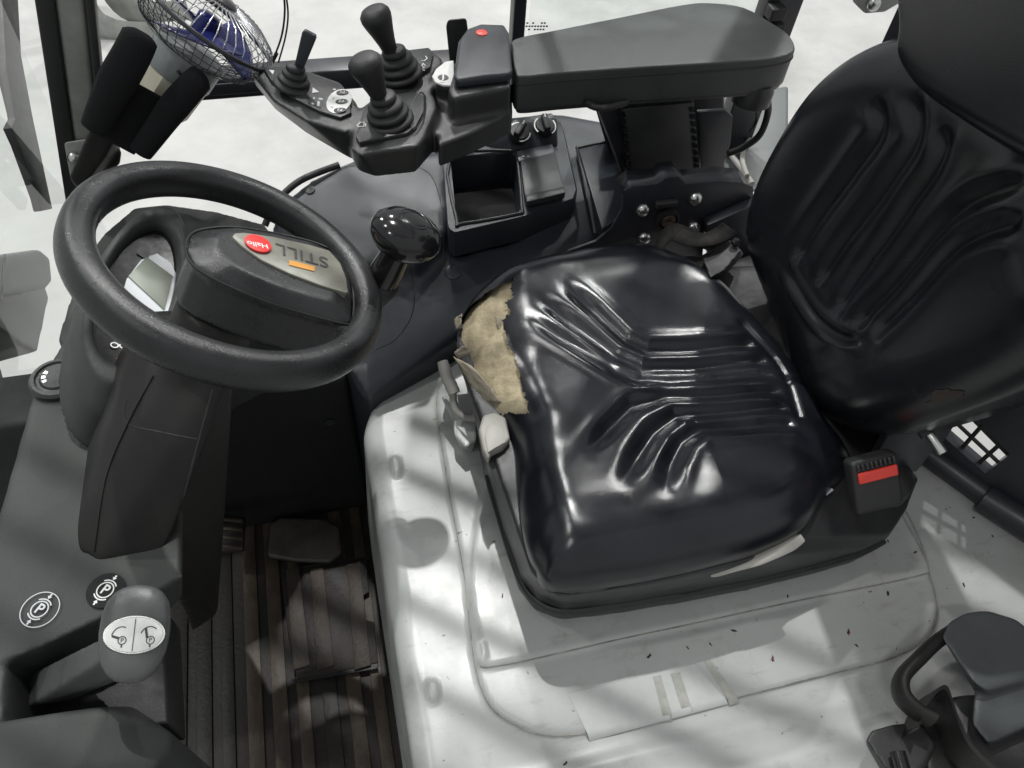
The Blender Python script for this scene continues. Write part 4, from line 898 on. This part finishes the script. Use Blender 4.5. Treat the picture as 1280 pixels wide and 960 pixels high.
for sg in (-1, 1):
    cx = .0115*sg+(.0 if sg < 0 else .001)
    ringmesh('ring_print', pt(cx+.002, -.005), ku, kv, .0028, .0035, M['print_dark'], stk); text('letter', 'P', pt(cx+.002, -.005), ku, kv, .0052, M['print_dark'], stk, .0001)
    a_ = np.linspace(2.9, 1.2, 12) if sg < 0 else np.linspace(2.7, .9, 12)
    line3('arc_print', [pt(cx+.001+.0085*math.cos(t), -.003+.0105*math.sin(t)) for t in a_], .0008, 'print_dark', stk)
    line3('arm_print', [pt(cx-.001, -.003), pt(cx-(.007 if sg < 0 else .003), -.001 if sg < 0 else .006)], .0018, 'print_dark', stk)
    line3('tick_print', [pt(cx+.002, -.009), pt(cx+.002, -.0115)], .0012, 'print_dark', stk)

# ================================================================== HOOD LATCH (bent rod and sleeve in front of the seat)
hl = thing('hood_latch_handle', 'bent grey steel latch handle with sleeve beside the torn seat corner', 'handle', at(575, 530, z=.40))
tube('rod', [at(566, 486, z=.470), at(567, 503, z=.455), at(573, 517, z=.445), at(590, 523, z=.44), at(610, 520, z=.44)], .0055, M['greyplastic'], hl, 12)
V, Fc = tube_vf([at(553, 452, z=.49), at(556, 462, z=.485), at(559, 473, z=.478), at(563, 480, z=.473), at(568, 492, z=.466)], [.0075, .009, .0082, .0092, .0088], 14); link('sleeve', tomesh('sleeve', V, Fc, True, 60), M['greyplastic'], hl)
hull('latch_plate', ring([(551, 495), (596, 490), (600, 520), (570, 525)], .425)+ring([(556, 500), (596, 495), (598, 540), (580, 560)], .39), M['hood'], hl, .004)
blob('latch_block', [ring([(566, 525), (596, 520), (596, 550), (582, 560), (568, 545)], .43)+ring([(566, 530), (596, 530), (590, 565), (575, 560)], .39)], M['hood'], hl, .003, 5)

# ================================================================== CAB FRAME, GLASS
PYL = .68
pil = thing('windscreen_pillar', 'grimy grey windscreen pillar with black rubber seals, far front corner', 'pillar', (-.73, PYL, .5))
lean = np.array((.25, 0, 1.0))
def ext(p, dz): return p+lean*dz
pA = [at(75, 60, y=PYL), at(112, 60, y=PYL)]
p0 = [pA[0]-lean*.22, pA[1]-lean*.22]; p1 = [pA[0]+lean*1.0, pA[1]+lean*1.0]
q = [p0[0], p0[1], p1[1], p1[0]]; hull('post', [*q, *[p+np.array((-.0, .055, 0)) for p in q]], M['pillar'], pil, .008)
for a, wd in ((52, .024), (112, .012)):
    b = at(a, 60, y=PYL-.004); q = [b-lean*.26, b-lean*.26+np.array((wd, 0, 0)), b+lean*1+np.array((wd, 0, 0)), b+lean*1.]
    hull('rubber_seal', [*q, *[p+np.array((0, .03, 0)) for p in q]], M['rubber'], pil, .003)
hull('foot_plate', [at(80, 178, y=PYL-.01), at(118, 172, y=PYL-.01), at(124, 200, y=PYL-.01), at(88, 222, y=PYL-.01)]+[at(80, 178, y=PYL+.03), at(118, 172, y=PYL+.03), at(124, 200, y=PYL+.03), at(88, 222, y=PYL+.03)], M['pillar'], pil, .004)
lathe('bolt', [(.009, 0), (.009, .006), (.006, .009), (.0005, .010)], at(93, 196, y=PYL-.012), (0, -1, .2), M['steel'], pil, 16)
# windscreen pane
wx = -.762
gl = []
for z_, in ((.10,), (1.75,)):
    for y_ in (-.75, .80): gl.append((wx, y_, z_))
pane = thing('windscreen', 'clear front windscreen pane above the dashboard edge', 'windscreen', (wx, 0, .56))
g8 = [np.array(p) for p in gl]+[np.array(p)+np.array((-.004, 0, .001)) for p in gl]; hull('pane', g8, M['glass'], pane, 0)
wn = np.array((1., 0, 0))
def wpn(px, py, off=-.02): return atp(px, py, np.array((wx, 0, .56))+wn*off, wn)
wip = thing('wiper_blade', 'black wiper blade outside the windscreen', 'wiper', wpn(40, 200))
prism('blade', [wpn(*p) for p in ((2, -20), (22, -20), (27, 70), (42, 150), (66, 261), (52, 264), (48, 248), (24, 182), (14, 160), (20, 148), (8, 80))], -wn*.012, M['rubber'], wip, .002)
tube('arm', [wpn(-30, -20, -.045), wpn(-5, 60, -.045), wpn(18, 150, -.04)], .008, M['rubber'], wip, 10)
# work lamp outside
wl = thing('front_work_lamp', 'rounded grey lamp housing seen through the windscreen', 'lamp', at(20, 380, x=-.95))
lp = [at(*p, x=-.93) for p in ((-40, 330), (0, 318), (50, 311), (63, 322), (66, 352), (58, 362), (-40, 375))]; lb = [at(*p, x=-.99) for p in ((-40, 330), (-5, 322), (45, 318), (62, 372), (48, 440), (30, 432), (8, 410), (-15, 385), (-40, 380))]
blob('housing', [lp+[p+np.array((-.06, .02, -.02)) for p in lp], lb+[p+np.array((-.10, .0, -.02)) for p in lb]], M['screen_grey'], wl, .005, 16)
tube('lens_seam', [at(6, 318, x=-.925), at(4, 345, x=-.925), at(2, 375, x=-.925)], .002, M['rubber'], wl, 6)
mr = thing('mast_beam', 'dark steel mast beam outside the windscreen', 'mast', at(0, 540, x=-1.05))
hull('beam', [at(-60, 420, x=-1.05), at(0, 458, x=-1.05), at(21, 540, x=-1.05), at(24, 600, x=-1.05), at(-60, 660, x=-1.05)]+[at(-60, 420, x=-1.15), at(0, 458, x=-1.15), at(18, 540, x=-1.15), at(-60, 680, x=-1.15)], M['screen_grey'], mr, .01)
# right-hand side rail and posts
RY = .76
rl = thing('side_rail', 'black steel cab side rail behind the control console', 'rail', at(400, 100, y=RY))
za = at(250, 127, y=RY); zb = at(250, 95, y=RY); zc = at(560, 68, y=RY); zd = at(560, 105, y=RY)
hull('rail_bar', boxpts((za[0], RY, za[2]), (.60, 0, 0), (0, .045, 0), (0, 0, .036)), M['painted_steel'], rl, .004)
hull('rail_cap', boxpts((za[0]+.004, RY-.004, za[2]+.010), (.12, 0, 0), (0, .004, 0), (0, 0, .02)), M['painted_steel'], rl, .002)
p1_ = at(640, 60, y=RY); p2_ = at(655, 60, y=RY)
hull('post', boxpts((p1_[0], RY, za[2]), (p2_[0]-p1_[0], 0, 0), (0, .03, 0), (0, 0, .9)), M['painted_steel'], rl, .004)
hull('latch_block', [at(557, 32, y=RY-.03), at(560, 24, y=RY-.03), at(583, 22, y=RY-.03), at(585, 36, y=RY-.03), at(580, 80, y=RY-.03), at(562, 80, y=RY-.03)]+[at(562, 30, y=RY+.02), at(583, 28, y=RY+.02), at(580, 80, y=RY+.02)], M['rubber'], rl, .004)
rp_ = thing('rear_post', 'black rear cab post with latch blocks behind the armrest', 'post', at(965, 40, y=RY))
q0 = at(948, 40, y=RY); q1 = at(988, 48, y=RY); wdp = q1[0]-q0[0]
ln2 = np.array((.02, 0, 1.))
q = [q0-ln2*.4, q0-ln2*.4+np.array((wdp, 0, 0)), q0+ln2*.8+np.array((wdp, 0, 0)), q0+ln2*.8]
hull('post', [*q, *[p+np.array((0, .035, 0)) for p in q]], M['painted_steel'], rp_, .004)
for px, py in ((964, 12), (962, 32)):
    o = at(px-10, py+7, y=RY-.002); hull('latch_block', boxpts(o, (.030, 0, 0), (0, -.025, 0), (0, 0, .022)), M['rubber'], rp_, .003)
hg = thing('steel_lug', 'grey steel lug with bolt above the backrest', 'lug', at(1095, 10, y=.62))
q = [at(*p, y=.60) for p in ((1070, -20), (1072, 8), (1082, 18), (1106, 16), (1150, -10), (1150, -40))]; prism('lug', q, (0, .02, 0), M['pillar'], hg, .004)
lathe('bolt', [(.012, 0), (.012, .004), (.007, .009), (.0005, .01)], at(1092, 4, y=.598), (0, -1, .2), M['steel'], hg, 16)
# side window pane with small print
sp = thing('side_window', 'clear right side window pane with tiny printed lines', 'window', (.2, RY+.05, .6))
hull('pane', boxpts((p2_[0]+.01, RY+.012, za[2]+.03), (.42, 0, 0), (0, .004, 0), (0, 0, .9)), M['glass'], sp, 0)
for k, (s, px, py) in enumerate((('WARNING', 672, 28), ('KEEP CLEAR OF', 671, 32), ('MOVING PARTS', 674, 36))):
    for j in range(8):
        if random.random() < .85:
            x0 = px-14+j*3.6; q = [at(x0, py, y=RY+.010), at(x0+2.6, py-.3, y=RY+.010), at(x0+2.6, py+1.7, y=RY+.010), at(x0, py+2, y=RY+.010)]; flat('print_mark', q, M['print_dark'], sp)
# things beside the seat at the far side
bg = thing('far_side_panel', 'pale grey side cover seen under the armrest', 'panel', at(930, 150, z=.3))
hull('cover', ring([(905, 120), (985, 108), (985, 160), (975, 240), (905, 235)], .38)+ring([(905, 120), (985, 108), (985, 240), (905, 240)], .33), M['screen_grey'], bg, .006)
tube('bracket_strap', ring([(915, 195), (930, 215), (940, 230)], .40), .006, M['greyplastic'], bg, 8)
tube('bracket_strap', ring([(938, 170), (928, 196), (934, 220)], .41), .005, M['greyplastic'], bg, 8)
tube('cross_bar', ring([(912, 157), (945, 153)], .42), .005, M['rubber'], bg, 8)

# ================================================================== FAN AND HOLDER
FY = .62
Hc = at(262, 26, y=FY); fd = nz(R_*.66+U_*.66-F_*.34); fu, fv, _ = frame(fd, (1, 0, -.3))
fan = thing('clip_fan', 'small cream and grey cab fan with wire cage and blue blades', 'fan', Hc-fd*.18)
RR = .092
prof = [(.012, -.142), (.040, -.140), (.043, -.136), (.0455, -.086), (.0458, -.0855)]
lathe('fan_base', prof, Hc, fd, M['fanbeige'], fan, 10, 20)
lathe('motor_housing', [(.0458, -.087), (.0475, -.083), (.0475, -.058), (.045, -.045), (.02, -.043)], Hc, fd, M['fangrey'], fan, 32, 30)
V = []; Fc = []
def addt(path, r, seg=6, closed=False):
    v, f = tube_vf(path, r, seg, closed); o = len(V); V.extend(v); Fc.extend([tuple(i+o for i in q) for q in f])
def rp3(r, h, t): return Hc+fd*h+r*(math.cos(t)*fu+math.sin(t)*fv)
TT = np.arange(64)*2*math.pi/64
addt([rp3(RR, 0, t) for t in TT], .0032, 8, True)
link('cage_ring', tomesh('cage_ring', V, Fc), M['wire'], fan); V = []; Fc = []
for i in range(44):
    t = 2*math.pi*i/44; addt([rp3(RR, 0, t), rp3(RR*.97, -.012, t), rp3(RR*.86, -.034, t+.05), rp3(RR*.55, -.048, t+.10), rp3(RR*.4, -.052, t+.12)], .0006, 5)
for r, h in ((.985, -.008), (.955, -.017), (.91, -.026), (.84, -.036), (.70, -.044)): addt([rp3(RR*r, h, t) for t in TT], .0006, 5, True)
link('rear_cage', tomesh('rear_cage', V, Fc), M['wire'], fan); V = []; Fc = []
for i in range(40):
    t = 2*math.pi*i/40; addt([rp3(RR, 0, t), rp3(RR*.93, .014, t), rp3(RR*.7, .026, t), rp3(.018, .032, t)], .0009, 5)
link('front_grille', tomesh('front_grille', V, Fc), M['chrome_wire'], fan)
lathe('grille_cap', [(.020, .030), (.020, .034), (.016, .037), (.0005, .038)], Hc, fd, M['wire'], fan, 24)
for k in range(3):
    V = []; Fc = []; n = 8
    for i in range(n+1):
        for j in range(n+1):
            t = k*2*math.pi/3+.35+(i/n-.5)*1.55*(0.75+.25*j/n); r = .012+(.078-.012)*j/n; V.append(rp3(r, -.014+.018*(i/n-.5)*2*(.4+.6*j/n), t))
    for i in range(n):
        for j in range(n): Fc.append((i*(n+1)+j, (i+1)*(n+1)+j, (i+1)*(n+1)+j+1, i*(n+1)+j+1))
    o = link('blade', tomesh('blade', V, Fc), M['blue'], fan); m = o.modifiers.new('t', 'SOLIDIFY'); m.thickness = .0015
lathe('blade_hub', [(.016, -.028), (.017, .004), (.012, .008), (.0005, .009)], Hc, fd, M['blue'], fan, 24)
tube('power_lead', [at(222, 88, y=FY-.06), at(228, 94, y=FY-.06), at(245, 98, y=FY-.04), at(262, 98, y=FY)], .002, M['wire'], fan, 8)
ct = thing('hanging_cable', 'pair of thin dark cables hanging beside the fan cage', 'cable', at(345, 70, y=.7))
tube('wire', [at(352, -20, y=.7), at(356, 10, y=.7), at(352, 45, y=.7), at(340, 78, y=.7)], .0016, M['rubber'], ct, 6)
tube('wire', [at(355, -20, y=.7), at(360, 15, y=.7), at(357, 45, y=.7), at(348, 78, y=.7)], .0014, M['rubber'], ct, 6)
tube('plug', [at(346, 66, y=.7), at(339, 80, y=.7)], .003, M['rubber'], ct, 8, smooth=0)
# padded holder
hd = thing('padded_holder', 'black cloth padded holder wrapped round the fan base', 'holder', at(160, 180, y=FY))
hy = FY-.085
blob('back_pad', [[at(*p, y=hy) for p in ((154, 94), (212, 126), (168, 194), (108, 162))]+[at(*p, y=hy+.03) for p in ((154, 94), (212, 126), (168, 194), (108, 162))]], M['cloth'], hd, .003, 3)
tube('side_pad', [at(178, 40, y=hy-.0), at(165, 68, y=hy-.015), at(143, 108, y=hy-.015), at(118, 160, y=hy-.005)], np.interp(np.linspace(0, 1, 19), [0, .1, .6, 1], [.010, .021, .023, .017]), M['cloth'], hd, 14, smooth=6, ell=(.55, 1.0), up=(0, -1, .3))
tube('side_pad', [at(254, 94, y=hy-.0), at(238, 110, y=hy-.02), at(214, 138, y=hy-.02), at(176, 190, y=hy-.01)], np.interp(np.linspace(0, 1, 19), [0, .1, .6, 1], [.008, .017, .019, .015]), M['cloth'], hd, 14, smooth=6, ell=(.55, 1.0), up=(0, -1, .3))
blob('knuckle', [[at(*p, y=hy+.01) for p in ((112, 162), (128, 150), (146, 168), (132, 195), (100, 238), (86, 222))]+[at(*p, y=hy+.045) for p in ((112, 162), (130, 150), (150, 170), (150, 200), (130, 215), (95, 235))], [at(*p, y=hy+.03) for p in ((135, 165), (152, 190), (150, 205), (120, 225), (140, 180))]+[at(*p, y=hy+.06) for p in ((135, 165), (152, 190), (150, 205), (120, 225))]], M['column'], hd, .003, 6)

# ================================================================== FORKS ON THE FLOOR BEHIND
for k, (a, b, c, d_) in enumerate((((104, -30), (122, 42), (146, 60), (185, 44)), ((146, -40), (160, 22), (180, 36), (215, 18)))):
    GZ = -.78
    hp = at(*b, z=GZ+.02); fk = thing('fork_tine', ('front' if k == 0 else 'rear')+' L shaped steel fork standing on the warehouse floor beyond the pillar', 'fork', (hp[0], hp[1], GZ), 'steel forks on the floor')
    e = at(*d_, z=GZ+.02); dr = nz((e[0]-hp[0], e[1]-hp[1], 0)); sd = np.cross(dr, UPZ)*.05
    path = [hp+UPZ*.9-dr*.03, hp+UPZ*.35-dr*.03, hp+UPZ*.10-dr*.01, hp+UPZ*.02+dr*.07, hp+dr*.16, hp+dr*.30]
    tube('fork', path, .05, M['pillar'], fk, 4, smooth=5, ell=(.55, 1.4), up=np.cross(dr, UPZ)+UPZ*.001)

# ================================================================== LOWER RIGHT BRACKET
bk2 = thing('plastic_bracket', 'dark grey moulded plastic holder with loop handle at near rear corner', 'holder', at(1200, 860, z=.40))
tz = .505
topo = [(1177, 796), (1186, 777), (1208, 765), (1235, 762), (1268, 772), (1300, 800), (1310, 840), (1275, 850), (1233, 863), (1216, 852)]
blob('top_block', [ring(topo, tz)+ring([(1182, 800), (1200, 775), (1300, 800), (1310, 860), (1235, 880), (1220, 868)], tz-.04), ring([(1218, 866), (1300, 840), (1300, 900), (1235, 930), (1215, 905)], tz-.02)+ring([(1218, 880), (1300, 850), (1300, 905), (1235, 935)], tz-.08)], M['holder'], bk2, .0026, 14)
tube('loop_handle', ring([(1192, 788), (1170, 803), (1150, 822), (1128, 846), (1127, 868), (1142, 886), (1165, 900)], tz-.022), .0105, M['column'], bk2, 14, ell=(1.5, .75), up=(0, 0, 1))
V = []; Fc = []; cp = catmull(ring([(1150, 905), (1160, 878), (1176, 858), (1186, 860), (1196, 890), (1212, 925), (1240, 955), (1275, 985)], tz-.015), 6)
for p in cp: V += [p, p-np.array((0, 0, .045)), p+np.array((-.014, -.02, -.045))*.0+np.array((-.004, -.004, -.045)), p+np.array((-.004, -.004, 0))]
for i in range(len(cp)-1):
    for k in range(4): Fc.append((4*i+k, 4*i+(k+1) % 4, 4*i+4+(k+1) % 4, 4*i+4+k))
link('strap', tomesh('strap', V, Fc, True, 40), M['column'], bk2)
blob('clamp', [ring([(1082, 925), (1090, 912), (1112, 906), (1150, 902), (1170, 930), (1150, 965), (1110, 965)], .45)+ring([(1082, 930), (1150, 905), (1170, 960), (1105, 970)], .40)], M['rubber'], bk2, .003, 5)
tube('clamp_screw', [at(1122, 940, z=.462), at(1132, 975, z=.462)], .008, M['gloss'], bk2, 12, smooth=0)
blob('holder_body', [ring([(1185, 870), (1225, 880), (1310, 860), (1310, 1000), (1235, 1000)], tz-.05)+ring([(1190, 890), (1310, 870), (1310, 1000), (1240, 1000)], .39)], M['rubber'], bk2, .004, 4)
blob('lower_wall', [ring([(1150, 885), (1185, 870), (1230, 960), (1160, 975)], .44)+ring([(1150, 890), (1240, 970), (1160, 985)], .39)], M['column'], bk2, .003, 4)

# ================================================================== REAR BLACK PANEL WITH MESH WINDOW
rpn = thing('rear_side_panel', 'black rear panel with diamond wire mesh window behind the backrest', 'panel', at(1200, 610, z=.38))
e0 = at(1135, 560, z=.385); e1 = at(1285, 668, z=.385); dr = nz(e1-e0); dr[2] = 0; dr = nz(dr); nrm = np.cross(dr, UPZ); nrm = nrm if nrm[0] > 0 else -nrm
def rpp(px, py): return atp(px, py, e0, nrm)
wq = [rpp(*p) for p in ((1178, 545), (1205, 508), (1262, 568), (1232, 592))]
def qd(name, pts): return prism(name, pts, nrm*.03, M['painted_steel'], rpn, .002)
loft = e0-dr*.25; rt = e1+dr*.5
zb_ = .36; zt_ = 1.05
S = lambda p: (p-e0)@dr
pos = lambda s, z: e0+dr*s+UPZ*(z-.385)
W4 = [(S(p), p[2]) for p in wq]          # left, top, right, bottom corner of the opening
L_, T_, R2, B_ = W4
s0, s1, z0, z1 = -.30, 1.0, .36, 1.0
def inset(poly): return prism('panel_sheet', [pos(*q) for q in poly], nrm*.02, M['painted_steel'], rpn, 0)
inset([(s0, z0), (s0, z1), (T_[0], z1), T_, L_, B_, (B_[0], z0)])
inset([(B_[0]+.0005, z0), B_, R2, T_, (T_[0]+.0005, z1), (s1, z1), (s1, z0)])
for i in range(1, 5):
    t = i/5
    for (a, b, c, d) in ((L_, T_, B_, R2), (L_, B_, T_, R2)):
        p = np.array(a)*(1-t)+np.array(b)*t; q = np.array(c)*(1-t)+np.array(d)*t
        if i in (2, 4): tube('mesh_wire', [pos(*p)+nrm*.01, pos(*q)+nrm*.01], .003, M['rubber'], rpn, 8, smooth=0)
tube('panel_tube', [pos(s0, .40)-nrm*.0, pos(s1, .40)-nrm*.0], .018, M['painted_steel'], rpn, 14, smooth=0)
tube('panel_tube', [pos(B_[0]+.02, B_[1]-.03)-nrm*.01, pos(R2[0]+.3, R2[1]-.05)-nrm*.01], .022, M['painted_steel'], rpn, 14, smooth=0)

# ================================================================== OVERHEAD GUARD (shades the cab with its bars)
og = thing('overhead_guard', 'black steel overhead guard with slanted bars above the cab', 'guard', (0, .2, 2.0))
bd_ = nz((.11, -.09, 0)); bs = np.array((-bd_[1], bd_[0], 0))
for k in range(-13, 14):
    c0 = np.array((-.05, .18, 1.98))+bs*.062*k
    hull('guard_bar', boxpts(c0-bd_*.85-bs*.006, bd_*1.7, bs*.012, (0, 0, .03)), M['painted_steel'], og, .003)
for y_ in (-.62, .86): hull('side_beam', boxpts((-.95, y_, 1.94), (1.75, 0, 0), (0, .06, 0), (0, 0, .07)), M['painted_steel'], og, .006)
for x_ in (-.98, .78): hull('cross_beam', boxpts((x_, -.62, 1.94), (.06, 0, 0), (0, 1.54, 0), (0, 0, .07)), M['painted_steel'], og, .006)
